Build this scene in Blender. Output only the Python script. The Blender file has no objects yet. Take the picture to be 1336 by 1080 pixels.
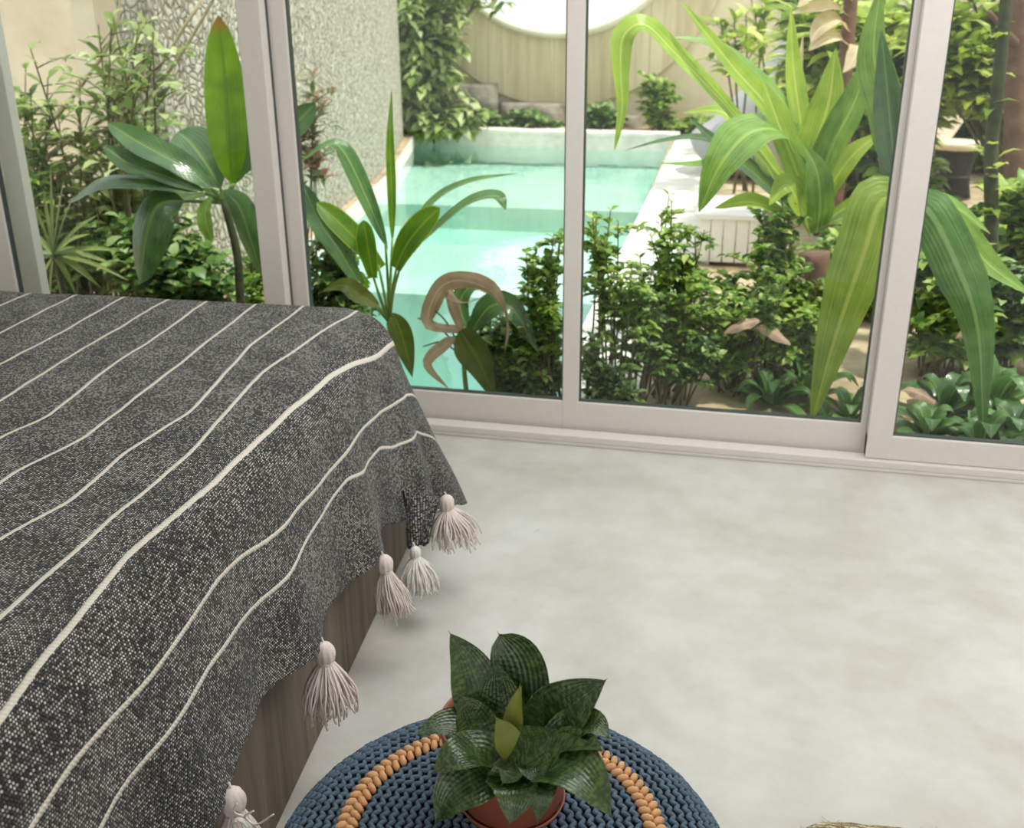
import bpy, bmesh, math, random
from mathutils import Vector, Matrix, noise, geometry
from math import sin, cos, pi, sqrt, atan2, hypot
S = bpy.context.scene
COL = S.collection
V = Vector
# ------------------------------------------------------------------ camera
F = 1340.0; H = 1.35
RC = Matrix(((0.9741982907563468, -0.07714312707301511, 0.21210051445672862),
             (0.22559646009021345, 0.360439182344496, -0.9050910633884284),
             (-0.00662778109000632, 0.9295872921766024, 0.368542451749585)))
RC = RC.to_quaternion().to_matrix()
def ray(x, y): return RC @ V(((x-668)/F, -(y-540)/F, -1.0))
def P(x, y, Y):                      # the point of a real depth Y (metres from the camera along the window normal)
    r = ray(x, y); return r*(Y/r.y) + V((0, 0, H))
def G(x, y, z=0.0):                  # the point at a height z
    r = ray(x, y); return r*((z-H)/r.z) + V((0, 0, H))
cam = bpy.data.cameras.new('camera'); co = bpy.data.objects.new('camera', cam); COL.objects.link(co)
co.matrix_world = Matrix.Translation((0, 0, H)) @ RC.to_4x4()
cam.sensor_width = 36; cam.sensor_fit = 'HORIZONTAL'; cam.lens = F/1336*36
cam.clip_start = .02; cam.clip_end = 200
cam.dof.use_dof = True; cam.dof.focus_distance = 1.6; cam.dof.aperture_fstop = 7.0
S.camera = co
S.view_settings.view_transform = 'Standard'; S.view_settings.look = 'None'
S.view_settings.gamma = 1; S.view_settings.exposure = 0.52; S.view_settings.use_curve_mapping = False

# ------------------------------------------------------------------ helpers
def tag(o, label=None, cat=None, group=None, kind=None):
    if label: o['label'] = label
    if cat: o['category'] = cat
    if group: o['group'] = group
    if kind: o['kind'] = kind
    return o
def thing(name, loc, label, cat, group=None):
    o = bpy.data.objects.new(name, None); COL.objects.link(o); o.location = loc
    o.empty_display_size = .05
    return tag(o, label, cat, group)
def origin(o):
    p = V((0, 0, 0))
    while o is not None: p += o.location; o = o.parent
    return p
class MB:
    def __init__(s): s.v = []; s.f = []; s.uv = []; s.m = []
    def add(s, vs, fs, uvs=None, m=0):
        b = len(s.v); s.v += [tuple(p) for p in vs]
        s.uv += uvs if uvs else [(0.5, 0.5)]*len(vs)
        for f in fs: s.f.append([i+b for i in f]); s.m.append(m)
    def build(s, name, mat, parent=None, smooth=True, loc=None):
        me = bpy.data.meshes.new(name)
        o0 = origin(parent) if parent else (V(loc) if loc is not None else V((0, 0, 0)))
        me.from_pydata([(x-o0.x, y-o0.y, z-o0.z) for x, y, z in s.v], [], s.f)
        ul = me.uv_layers.new(name='UVMap')
        flat = []
        for f in s.f:
            for i in f: flat += s.uv[i]
        ul.data.foreach_set('uv', flat)
        mats = mat if isinstance(mat, (list, tuple)) else [mat]
        for m in mats: me.materials.append(m)
        if len(mats) > 1: me.polygons.foreach_set('material_index', s.m)
        me.polygons.foreach_set('use_smooth', [smooth]*len(s.f))
        me.update()
        o = bpy.data.objects.new(name, me); COL.objects.link(o)
        if parent: o.parent = parent
        else: o.location = o0
        return o
def box(mb, x0, x1, y0, y1, z0, z1, m=0):
    vs = [(x, y, z) for z in (z0, z1) for x, y in ((x0, y0), (x1, y0), (x1, y1), (x0, y1))]
    mb.add(vs, [(3, 2, 1, 0), (4, 5, 6, 7), (0, 1, 5, 4), (1, 2, 6, 5), (2, 3, 7, 6), (3, 0, 4, 7)], m=m)
def obox(mb, o, ex, ey, x0, x1, y0, y1, z0, z1):     # box in a turned frame
    vs = []
    for z in (z0, z1):
        for x, y in ((x0, y0), (x1, y0), (x1, y1), (x0, y1)):
            vs.append((o.x+ex.x*x+ey.x*y, o.y+ex.y*x+ey.y*y, z))
    mb.add(vs, [(3, 2, 1, 0), (4, 5, 6, 7), (0, 1, 5, 4), (1, 2, 6, 5), (2, 3, 7, 6), (3, 0, 4, 7)])
def bevel(o, w=.004, n=2):
    md = o.modifiers.new('bevel', 'BEVEL'); md.width = w; md.segments = n; md.limit_method = 'ANGLE'
    return o
def catmull(pts, n):
    pts = [V(p) for p in pts]
    if len(pts) == 2: return [pts[0].lerp(pts[1], i/n) for i in range(n+1)]
    q = [pts[0]*2-pts[1]]+pts+[pts[-1]*2-pts[-2]]
    out = []; m = len(pts)-1
    for i in range(n+1):
        t = i/n*m; k = min(int(t), m-1); t -= k
        a, b, c, d = q[k:k+4]
        out.append(.5*((2*b)+(c-a)*t+(2*a-5*b+4*c-d)*t*t+(3*b-a-3*c+d)*t**3))
    return out
def tube(mb, pts, r0, r1=None, n=6, seg=None, m=0):
    r1 = r0 if r1 is None else r1
    ps = catmull(pts, seg or max(4, 3*len(pts)))
    ref = V((.31, .83, .47)); vs = []; fs = []; uvs = []; k = len(ps)
    for i, p in enumerate(ps):
        t = (ps[min(i+1, k-1)]-ps[max(i-1, 0)]).normalized()
        a = t.cross(ref).normalized(); b = t.cross(a)
        r = r0+(r1-r0)*i/(k-1)
        for j in range(n):
            h = 2*pi*j/n; vs.append(p+a*(r*cos(h))+b*(r*sin(h))); uvs.append((j/n, i/k))
    for i in range(k-1):
        for j in range(n):
            fs.append((i*n+j, i*n+(j+1) % n, (i+1)*n+(j+1) % n, (i+1)*n+j))
    fs.append(tuple(range(n-1, -1, -1))); fs.append(tuple((k-1)*n+j for j in range(n)))
    mb.add(vs, fs, uvs, m)
def lathe(mb, prof, c, n=48, m=0):
    vs = []; fs = []; k = len(prof); uvs = []
    for i, (r, z) in enumerate(prof):
        for j in range(n):
            h = 2*pi*j/n; vs.append((c[0]+r*cos(h), c[1]+r*sin(h), c[2]+z)); uvs.append((j/n, i/k))
    for i in range(k-1):
        for j in range(n):
            fs.append((i*n+j, i*n+(j+1) % n, (i+1)*n+(j+1) % n, (i+1)*n+j))
    mb.add(vs, fs, uvs, m)
PROF = {
 'strap': lambda t: min(1, .45+2.2*t)*min(1, ((1-t)/.42)**.75 if t < 1 else 0),
 'paddle': lambda t: max(.0, sin(pi*min(1, t**.95))**.62)*(.75+.4*t),
 'ovate': lambda t: max(0, (sin(pi*t**.72))**.8) if t < 1 else 0,
 'lance': lambda t: max(0, sin(pi*t**.8)**.9) if t < 1 else 0,
 'tongue': lambda t: min(1, .5+1.2*t)*(max(0, 1-((t-.55)/.45)**2.2) if t > .55 else 1)**.6,
}
FACE = V((-.15, -.62, .77))
def leaf(mb, pts, w, prof='strap', face=None, fold=.22, n=16, nc=6, wave=0, twist=0, m=0, thick=0, seed=0):
    face = V(face) if face is not None else FACE
    ps = catmull(pts, n); k = len(ps); vs = []; uvs = []; fs = []; pr = PROF[prof]
    for i, p in enumerate(ps):
        t = i/(k-1)
        tg = (ps[min(i+1, k-1)]-ps[max(i-1, 0)]).normalized()
        fc = face
        if twist:
            fc = Matrix.Rotation(twist*t, 3, tg) @ face
        sd = tg.cross(fc)
        sd = sd.normalized() if sd.length > 1e-4 else V((1, 0, 0))
        nr = sd.cross(tg)
        hw = max(w*.5*pr(t), w*.012)
        for j in range(nc+1):
            x = 2*j/nc-1
            off = fold*abs(x)**1.3*hw
            if wave: off += wave*hw*abs(x)*sin(9*t*pi*.6+seed+(1.3 if x > 0 else 0))
            vs.append(p+sd*(x*hw)+nr*off); uvs.append(((x+1)/2, t))
    c = nc+1
    for i in range(k-1):
        for j in range(nc): fs.append((i*c+j, i*c+j+1, (i+1)*c+j+1, (i+1)*c+j))
    if thick:
        b = len(vs); top = list(vs)
        for i in range(k):
            tg = (ps[min(i+1, k-1)]-ps[max(i-1, 0)]).normalized()
            sd = tg.cross(face).normalized(); nr = sd.cross(tg)
            for j in range(c):
                x = 2*j/nc-1
                vs.append(top[i*c+j]-nr*(thick*(1-abs(x)**3))); uvs.append(((x+1)/2, i/(k-1)))
        for i in range(k-1):
            for j in range(nc): fs.append((b+i*c+j, b+(i+1)*c+j, b+(i+1)*c+j+1, b+i*c+j+1))
    mb.add(vs, fs, uvs, m)

# ------------------------------------------------------------------ materials
def newmat(name):
    m = bpy.data.materials.new(name); m.use_nodes = True
    nt = m.node_tree; nt.nodes.clear()
    out = nt.nodes.new('ShaderNodeOutputMaterial')
    return m, nt, out
class N:
    def __init__(s, nt): s.nt = nt
    def __call__(s, typ, ins=None, **kw):
        n = s.nt.nodes.new('ShaderNode'+typ)
        for k, v in kw.items(): setattr(n, k, v)
        for k, v in (ins or {}).items():
            sock = n.inputs[k]
            if isinstance(v, bpy.types.NodeSocket): s.nt.links.new(v, sock)
            else:
                if sock.type == 'RGBA' and len(v) == 3: v = (*v, 1)
                sock.default_value = v
        return n
    def math(s, op, a, b=0.0, c=None):
        d = {0: a, 1: b}
        if c is not None: d[2] = c
        return s('Math', d, operation=op).outputs[0]
    def ramp(s, fac, stops, interp='LINEAR'):
        n = s('ValToRGB', {0: fac}); r = n.color_ramp; r.interpolation = interp
        while len(r.elements) < len(stops): r.elements.new(.5)
        for e, (p, c) in zip(r.elements, stops):
            e.position = p; e.color = (*c, 1) if len(c) == 3 else c
        return n.outputs[0]
    def mix(s, f, a, b, blend='MIX'):
        n = s('MixRGB', {0: f, 1: a, 2: b}, blend_type=blend); return n.outputs[0]
def srgb(r, g, b):
    f = lambda c: (c/255/12.92) if c/255 <= .04045 else ((c/255+.055)/1.055)**2.4
    return (f(r), f(g), f(b))
def principled(n, out, color, rough=.5, **kw):
    ins = {'Base Color': color, 'Roughness': rough}; ins.update(kw)
    p = n('BsdfPrincipled', ins)
    n.nt.links.new(p.outputs[0], out.inputs['Surface']); return p
def bump(n, h, strength=.3, dist=.01):
    return n('Bump', {'Height': h, 'Strength': strength, 'Distance': dist}).outputs[0]
def simple(name, col, rough=.5, var=.15, scale=20, bstr=.1, bdist=.003, **kw):
    m, nt, out = newmat(name); n = N(nt)
    tc = n('TexCoord').outputs['Object']
    nz = n('TexNoise', {'Vector': tc, 'Scale': scale, 'Detail': 5.0}).outputs[0]
    d = tuple(c*(1-var) for c in col); l = tuple(min(1, c*(1+var)) for c in col)
    c = n.ramp(nz, [(.3, d), (.7, l)])
    principled(n, out, c, rough, Normal=bump(n, nz, bstr, bdist), **kw)
    return m
def leafmat(name, dark, mid, rib, rough=.35, transl=.35, stripe=0, bands=0, edge=None, tip=None, spec=.5, ribw=.06):
    m, nt, out = newmat(name); n = N(nt)
    uv = n('TexCoord').outputs['UV']; sx = n('SeparateXYZ', {0: uv})
    u, v = sx.outputs[0], sx.outputs[1]
    tc = n('TexCoord').outputs['Object']
    nz = n('TexNoise', {'Vector': tc, 'Scale': 14.0, 'Detail': 4.0}).outputs[0]
    c = n.ramp(nz, [(.3, dark), (.7, mid)])
    d = n.math('ABSOLUTE', n.math('SUBTRACT', u, .5))
    if stripe:
        st = n('TexNoise', {'Vector': n('CombineXYZ', {0: n.math('MULTIPLY', u, 26.0), 1: n.math('MULTIPLY', v, 1.5)}).outputs[0], 'Scale': 1.0, 'Detail': 2.0}).outputs[0]
        c = n.mix(n.math('MULTIPLY', n.ramp(st, [(.42, (0, 0, 0)), (.66, (1, 1, 1))]), stripe), c, rib)
    if bands:
        bz = n('TexNoise', {'Vector': n('CombineXYZ', {0: n.math('MULTIPLY', u, 5.0), 1: n.math('MULTIPLY', v, 34.0), 2: nz}).outputs[0], 'Scale': 1.0, 'Detail': 3.0}).outputs[0]
        c = n.mix(n.math('MULTIPLY', n.ramp(bz, [(.45, (0, 0, 0)), (.62, (1, 1, 1))]), bands), c, rib)
    ribf = n.ramp(d, [(ribw*.35, (1, 1, 1)), (ribw, (0, 0, 0))])
    c = n.mix(n.math('MULTIPLY', ribf, .75), c, rib)
    if edge: c = n.mix(n.ramp(d, [(.44, (0, 0, 0)), (.485, (1, 1, 1))]), c, edge)
    if tip: c = n.mix(n.ramp(v, [(.9, (0, 0, 0)), (.97, (1, 1, 1))]), c, tip)
    # side veins in the bump
    vv = n.math('SINE', n.math('MULTIPLY', n.math('SUBTRACT', v, n.math('MULTIPLY', d, .35)), 110.0))
    nb = bump(n, n.math('ADD', n.math('MULTIPLY', vv, .25), n.math('MULTIPLY', n.math('SINE', n.math('MULTIPLY', u, 70.0)), .5)), .25, .002)
    p = n('BsdfPrincipled', {'Base Color': c, 'Roughness': rough, 'Specular IOR Level': spec, 'Normal': nb})
    tl = n('BsdfTranslucent', {'Color': n.mix(.6, c, n.mix(1.0, c, (1.0, 1.0, .45), 'MULTIPLY'))})
    mx = n('MixShader', {0: transl, 1: p.outputs[0], 2: tl.outputs[0]})
    nt.links.new(mx.outputs[0], out.inputs['Surface'])
    return m
def foliagemat(name, cols, rough=.4, transl=.4, spec=.5):      # uv.x carries one random number for each leaf
    m, nt, out = newmat(name); n = N(nt)
    uv = n('TexCoord').outputs['UV']; u = n('SeparateXYZ', {0: uv}).outputs[0]
    c = n.ramp(u, [(i/(len(cols)-1), cc) for i, cc in enumerate(cols)])
    p = n('BsdfPrincipled', {'Base Color': c, 'Roughness': rough, 'Specular IOR Level': spec})
    tl = n('BsdfTranslucent', {'Color': c})
    mx = n('MixShader', {0: transl, 1: p.outputs[0], 2: tl.outputs[0]})
    nt.links.new(mx.outputs[0], out.inputs['Surface'])
    return m

# floor: polished concrete
def floormat():
    m, nt, out = newmat('polished_concrete'); n = N(nt)
    tc = n('TexCoord').outputs['Object']
    a = n('TexNoise', {'Vector': tc, 'Scale': 1.6, 'Detail': 6.0, 'Roughness': .6, 'Distortion': .6}).outputs[0]
    b = n('TexNoise', {'Vector': tc, 'Scale': 9.0, 'Detail': 8.0, 'Roughness': .65}).outputs[0]
    c = n.ramp(a, [(.32, srgb(184, 179, 170)), (.5, srgb(199, 196, 190)), (.68, srgb(209, 208, 205))])
    c = n.mix(.25, c, n.ramp(b, [(.35, srgb(176, 168, 152)), (.65, srgb(222, 218, 210))]))
    r = n.ramp(a, [(.3, (.38,)*3), (.7, (.26,)*3)])
    principled(n, out, c, r, **{'Normal': bump(n, b, .06, .004), 'Specular IOR Level': .45})
    return m
def woodmat(name, c1, c2, sc=(2, 30, 2), rough=.55):
    m, nt, out = newmat(name); n = N(nt)
    tc = n('TexCoord').outputs['Object']
    mp = n('Mapping', {0: tc, 'Scale': sc}).outputs[0]
    a = n('TexNoise', {'Vector': mp, 'Scale': 1.5, 'Detail': 7.0, 'Roughness': .65, 'Distortion': .4}).outputs[0]
    c = n.ramp(a, [(.3, c1), (.7, c2)])
    principled(n, out, c, rough, Normal=bump(n, a, .3, .003)); return m
def glassmat():
    m, nt, out = newmat('clear_glass'); n = N(nt)
    t = n('BsdfTransparent', {'Color': (.955, .985, .965)})
    g = n('BsdfGlossy', {'Color': (1, 1, 1), 'Roughness': .0})
    fr = n('Fresnel', {'IOR': 1.45})
    mx = n('MixShader', {0: n.math('MULTIPLY', fr.outputs[0], .45), 1: t.outputs[0], 2: g.outputs[0]})
    nt.links.new(mx.outputs[0], out.inputs['Surface']); return m
def watermat():
    m, nt, out = newmat('pool_water'); n = N(nt)
    tc = n('TexCoord').outputs['Object']
    w = n('TexNoise', {'Vector': tc, 'Scale': 3.0, 'Detail': 3.0, 'Distortion': .5}).outputs[0]
    nb = bump(n, w, .12, .03)
    t = n('BsdfTransparent', {'Color': (.96, 1, .99)})
    g = n('BsdfGlossy', {'Color': (1, 1, 1), 'Roughness': .03, 'Normal': nb})
    fr = n('Fresnel', {'IOR': 1.33, 'Normal': nb})
    mx = n('MixShader', {0: fr.outputs[0], 1: t.outputs[0], 2: g.outputs[0]})
    nt.links.new(mx.outputs[0], out.inputs['Surface'])
    va = n('VolumeAbsorption', {'Color': (.44, .90, .89), 'Density': .50})
    nt.links.new(va.outputs[0], out.inputs['Volume']); return m
def weavemat():
    m, nt, out = newmat('salt_and_pepper_weave'); n = N(nt)
    uvn = n('UVMap', uv_map='UVMap').outputs[0]; s = n('SeparateXYZ', {0: uvn})
    sv = n('UVMap', uv_map='stripes').outputs[0]; st = n('SeparateXYZ', {0: sv})
    PX, PY = 1/.0046, 1/.0042
    y = n.math('MULTIPLY', s.outputs[1], PY); row = n.math('FLOOR', y)
    jit = n('TexNoise', {'Vector': uvn, 'Scale': 60.0, 'Detail': 1.0}).outputs[0]
    x = n.math('ADD', n.math('MULTIPLY', s.outputs[0], PX), n.math('ADD', n.math('MULTIPLY', row, .5), n.math('MULTIPLY', jit, .9)))
    cx_ = n.math('FLOOR', x)
    fx = n.math('SUBTRACT', n.math('FRACT', x), .5); fy = n.math('SUBTRACT', n.math('FRACT', y), .5)
    d = n.math('SQRT', n.math('ADD', n.math('MULTIPLY', fx, fx), n.math('MULTIPLY', fy, fy)))
    wn = n('TexWhiteNoise', {'Vector': n('CombineXYZ', {0: cx_, 1: row}).outputs[0]}, noise_dimensions='2D').outputs[0]
    patch = n('TexNoise', {'Vector': uvn, 'Scale': 9.0, 'Detail': 4.0}).outputs[0]
    dot = n.ramp(d, [(.16, (1, 1, 1)), (.46, (0, 0, 0))])
    bri = n.ramp(n.math('ADD', wn, n.math('MULTIPLY', n.math('SUBTRACT', patch, .5), .9)), [(.15, (0.03,)*3), (.5, (.30,)*3), (.95, (1.0,)*3)])
    f = n.math('MULTIPLY', dot, bri)
    base = n.mix(patch, (.011, .011, .012), (.024, .022, .021))
    c = n.mix(f, base, (.72, .70, .66))
    # the raised cream stripes; stripes.x = signed distance to the nearest stripe over half its width
    wob = n('TexNoise', {'Vector': uvn, 'Scale': 120.0, 'Detail': 2.0}).outputs[0]
    dist = n.math('ABSOLUTE', n.math('ADD', st.outputs[0], n.math('MULTIPLY', n.math('SUBTRACT', wob, .5), .55)))
    sm = n.ramp(dist, [(.86, (1, 1, 1)), (1.0, (0, 0, 0))])
    cord = n.math('SINE', n.math('MULTIPLY', n.math('ADD', s.outputs[0], n.math('MULTIPLY', s.outputs[1], .8)), 900.0))
    sc = n.mix(n.math('MULTIPLY_ADD', cord, .25, .35), srgb(226, 220, 208), srgb(200, 192, 178))
    c = n.mix(sm, c, sc)
    fuzz = n('TexNoise', {'Vector': uvn, 'Scale': 300.0, 'Detail': 2.0}).outputs[0]
    h1 = n.math('ADD', n.math('MULTIPLY', n.ramp(d, [(.1, (1, 1, 1)), (.5, (0, 0, 0))]), .6), n.math('MULTIPLY', fuzz, .5))
    h2 = n.math('ADD', n.math('MULTIPLY', n.ramp(dist, [(0, (1, 1, 1)), (.6, (.8, .8, .8)), (1.0, (0, 0, 0))]), 1.6), n.math('MULTIPLY', cord, .2))
    h = n.math('ADD', n.math('MULTIPLY', h1, n.math('SUBTRACT', 1.0, sm)), h2)
    principled(n, out, c, .9, **{'Normal': bump(n, h, .7, .0025), 'Specular IOR Level': .15, 'Sheen Weight': .15, 'Sheen Roughness': .5})
    return m
def relief_mat():
    m, nt, out = newmat('carved_white_stone'); n = N(nt)
    tc = n('TexCoord').outputs['Object']
    mp = n('Mapping', {0: tc, 'Scale': (1, 1, .6)}).outputs[0]
    dv = n('TexNoise', {'Vector': mp, 'Scale': 7.0, 'Detail': 2.0}).outputs[1]
    wv = n.mix(.16, mp, dv, 'ADD')
    a = n('TexVoronoi', {'Vector': wv, 'Scale': 34.0}, feature='DISTANCE_TO_EDGE').outputs[0]
    b = n('TexNoise', {'Vector': mp, 'Scale': 24.0, 'Detail': 7.0, 'Roughness': .75}).outputs[0]
    h = n.math('ADD', n.math('MULTIPLY', n.ramp(a, [(0, (0, 0, 0)), (.22, (1, 1, 1))]), .38), n.math('MULTIPLY', b, .85))
    c = n.ramp(h, [(.42, srgb(128, 118, 98)), (.66, srgb(206, 197, 180)), (.9, srgb(238, 231, 220))])
    principled(n, out, c, .85, Normal=bump(n, h, .9, .03)); return m
def plaster(name, c1, c2, sc=1.2, vert=False, bs=.15):
    m, nt, out = newmat(name); n = N(nt)
    tc = n('TexCoord').outputs['Object']
    mp = n('Mapping', {0: tc, 'Scale': (6, 6, .5) if vert else (1, 1, 1)}).outputs[0]
    a = n('TexNoise', {'Vector': mp, 'Scale': sc, 'Detail': 7.0, 'Roughness': .62}).outputs[0]
    b = n('TexNoise', {'Vector': tc, 'Scale': 14.0, 'Detail': 6.0}).outputs[0]
    c = n.ramp(a, [(.32, c1), (.62, c2)])
    if vert:
        xx = n('SeparateXYZ', {0: tc}).outputs[0]
        g = n.math('ABSOLUTE', n.math('SUBTRACT', n.math('FRACT', n.math('MULTIPLY', xx, 6.0)), .5))
        gf = n.ramp(g, [(.02, (1, 1, 1)), (.06, (0, 0, 0))])
        c = n.mix(n.math('MULTIPLY', gf, n.ramp(a, [(.45, (0, 0, 0)), (.7, (.55,)*3)])), c, srgb(120, 98, 66))
    principled(n, out, c, .85, Normal=bump(n, n.math('ADD', a, b), bs, .02)); return m

M = {}
M['floor'] = floormat()
M['wall'] = simple('white_room_paint', srgb(236, 233, 226), .7, .02, 4, .05)
M['alu'] = simple('white_powder_coat', srgb(220, 213, 207), .38, .02, 60, .02)
M['alud'] = simple('grey_gasket', srgb(70, 78, 74), .5, .1, 60)
M['glass'] = glassmat(); M['water'] = watermat(); M['weave'] = weavemat()
M['stone'] = relief_mat()
M['beige'] = plaster('beige_plaster', srgb(198, 184, 160), srgb(222, 211, 190))
M['cream'] = plaster('cream_plaster', srgb(206, 190, 160), srgb(232, 218, 190))
M['tan'] = plaster('straw_coloured_render', srgb(184, 164, 128), srgb(224, 208, 174), .9, True)
M['rim'] = plaster('pale_rim_render', srgb(222, 210, 186), srgb(240, 232, 214))
M['rock'] = plaster('grey_rough_stone', srgb(92, 86, 76), srgb(166, 156, 140), 3.0, False, .8)
M['soil'] = plaster('sandy_soil', srgb(140, 116, 88), srgb(200, 180, 150), 4.0, False, .6)
M['deck'] = plaster('white_pool_stone', srgb(214, 208, 198), srgb(240, 236, 228), 5.0, False, .3)
M['pool'] = plaster('mint_pool_plaster', srgb(206, 212, 200), srgb(222, 226, 216), 2.0, False, .1)
M['bedwood'] = woodmat('weathered_dark_wood', srgb(52, 42, 32), srgb(112, 98, 80), (18, 18, 1.2))
M['matt'] = simple('mattress_ticking', srgb(225, 222, 214), .8)
M['yarn'] = simple('pale_pink_yarn', srgb(226, 212, 206), .9, .08, 90, .3)
M['yarnw'] = simple('off_white_yarn', srgb(232, 226, 220), .9, .08, 90, .3)
M['denim'] = simple('blue_cotton_cord', srgb(80, 99, 115), .85, .22, 70, .5, .002)
M['core'] = simple('dark_blue_core', srgb(24, 34, 46), .9)
M['orange'] = simple('orange_cotton_cord', srgb(208, 160, 114), .85, .15, 90, .5, .002)
M['terra'] = simple('terracotta_plastic', srgb(140, 80, 60), .38, .06, 12, .03)
M['potsoil'] = simple('potting_soil', srgb(38, 28, 20), .95, .4, 90, .8, .004)
M['hahnii'] = leafmat('banded_dark_leaf', srgb(34, 54, 26), srgb(52, 76, 34), srgb(98, 120, 64), .26, .08, 0, .6, None, None, .6, .001)
M['young'] = leafmat('young_yellow_leaf', srgb(122, 130, 56), srgb(146, 152, 70), srgb(104, 122, 50), .35, .2, 0, .25, None, None, .5, .001)
YG = srgb(168, 186, 60)
M['crinum'] = leafmat('bright_strap_leaf', srgb(122, 158, 40), srgb(164, 192, 62), srgb(208, 214, 118), .32, .42, .5)
M['crinumd'] = leafmat('green_strap_leaf', srgb(84, 128, 44), srgb(128, 164, 70), srgb(172, 194, 106), .3, .35, .5)
M['hang'] = leafmat('olive_green_strap_leaf', srgb(100, 130, 36), srgb(134, 158, 52), srgb(180, 188, 104), .32, .4, .45)
M['bigleaf'] = leafmat('broad_glossy_leaf', srgb(44, 82, 42), srgb(76, 116, 56), srgb(122, 148, 78), .22, .30, .25, 0, None, None, 1.0)
M['litleaf'] = leafmat('sunlit_broad_leaf', srgb(92, 134, 12), srgb(130, 166, 26), srgb(86, 122, 24), .35, .55, .35, 0, None, srgb(150, 100, 50))
M['ti'] = leafmat('ti_leaf', srgb(64, 112, 18), srgb(108, 144, 28), srgb(146, 168, 50), .3, .42, .2, 0, srgb(176, 184, 50))
M['tid'] = leafmat('green_ti_leaf', srgb(58, 100, 48), srgb(96, 136, 70), srgb(150, 176, 116), .28, .3, .3)
M['olive'] = leafmat('olive_hanging_leaf', srgb(66, 84, 24), srgb(106, 116, 36), srgb(124, 128, 56), .4, .3, .3)
M['dry'] = leafmat('dried_leaf', srgb(150, 116, 96), srgb(194, 164, 142), srgb(214, 190, 168), .7, .25, .5)
M['straw'] = leafmat('straw_leaf', srgb(196, 170, 130), srgb(226, 206, 172), srgb(236, 222, 196), .7, .3, .5)
M['spiky'] = leafmat('narrow_spiky_leaf', srgb(82, 110, 44), srgb(142, 160, 84), srgb(190, 196, 130), .4, .35, .4)
M['shrub'] = foliagemat('small_green_leaves', [srgb(66, 98, 36), srgb(114, 152, 54), srgb(158, 186, 80), srgb(200, 214, 132)])
M['shrubd'] = foliagemat('dark_green_leaves', [srgb(44, 74, 34), srgb(84, 120, 52), srgb(126, 158, 78), srgb(182, 202, 146)])
M['shrubp'] = foliagemat('pale_green_leaves', [srgb(92, 116, 52), srgb(142, 164, 86), srgb(182, 196, 128), srgb(216, 222, 176)])
M['shruby'] = foliagemat('yellow_green_leaves', [srgb(96, 126, 30), srgb(146, 170, 52), srgb(190, 204, 88), srgb(214, 220, 130)])
M['shrubr'] = foliagemat('red_tipped_leaves', [srgb(92, 116, 66), srgb(132, 148, 100), srgb(160, 160, 124), srgb(176, 92, 92)])
M['stem'] = simple('green_brown_stem', srgb(96, 92, 58), .8, .25, 40)
M['branch'] = simple('pale_branch', srgb(176, 158, 128), .8, .2, 40)
M['trunkd'] = simple('dark_trunk', srgb(58, 62, 36), .85, .35, 30, .6, .01)
M['trunkb'] = simple('brown_trunk', srgb(112, 82, 66), .85, .3, 14, .6, .02)
M['petiole'] = simple('green_petiole', srgb(112, 138, 66), .5, .2, 30)
M['bag'] = simple('grey_outdoor_fabric', srgb(176, 172, 178), .85, .05, 40, .2)
M['paint'] = simple('white_painted_wood', srgb(236, 231, 226), .5, .03, 20)
M['topwood'] = woodmat('pale_teak', srgb(206, 184, 156), srgb(236, 220, 198), (3, 20, 3))
M['rattan'] = simple('dark_rattan', srgb(52, 48, 46), .6, .25, 60)
M['black'] = simple('black_metal', srgb(30, 30, 32), .45, .1, 40)
M['jute'] = None

rnd = random.Random(7)
# ------------------------------------------------------------------ the room
YW = 3.08
def struct(o): o['kind'] = 'structure'; return o
mb = MB(); box(mb, -3.5, 2.8, -3.2, 3.20, -.12, 0); struct(mb.build('floor', M['floor'], None, False))
mb = MB(); box(mb, -3.5, 2.8, -3.2, 3.25, 2.62, 2.8); struct(mb.build('ceiling', M['wall'], None, False))
mb = MB(); box(mb, -3.5, -3.38, -3.2, 3.2, 0, 2.62); struct(mb.build('wall_left', M['wall'], None, False))
mb = MB(); box(mb, 2.7, 2.8, -3.2, 3.2, 0, 2.62); struct(mb.build('wall_right', M['wall'], None, False))
mb = MB(); box(mb, -3.38, 2.7, 3.075, 3.21, 2.42, 2.62); struct(mb.build('wall_window', M['wall'], None, False))
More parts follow.
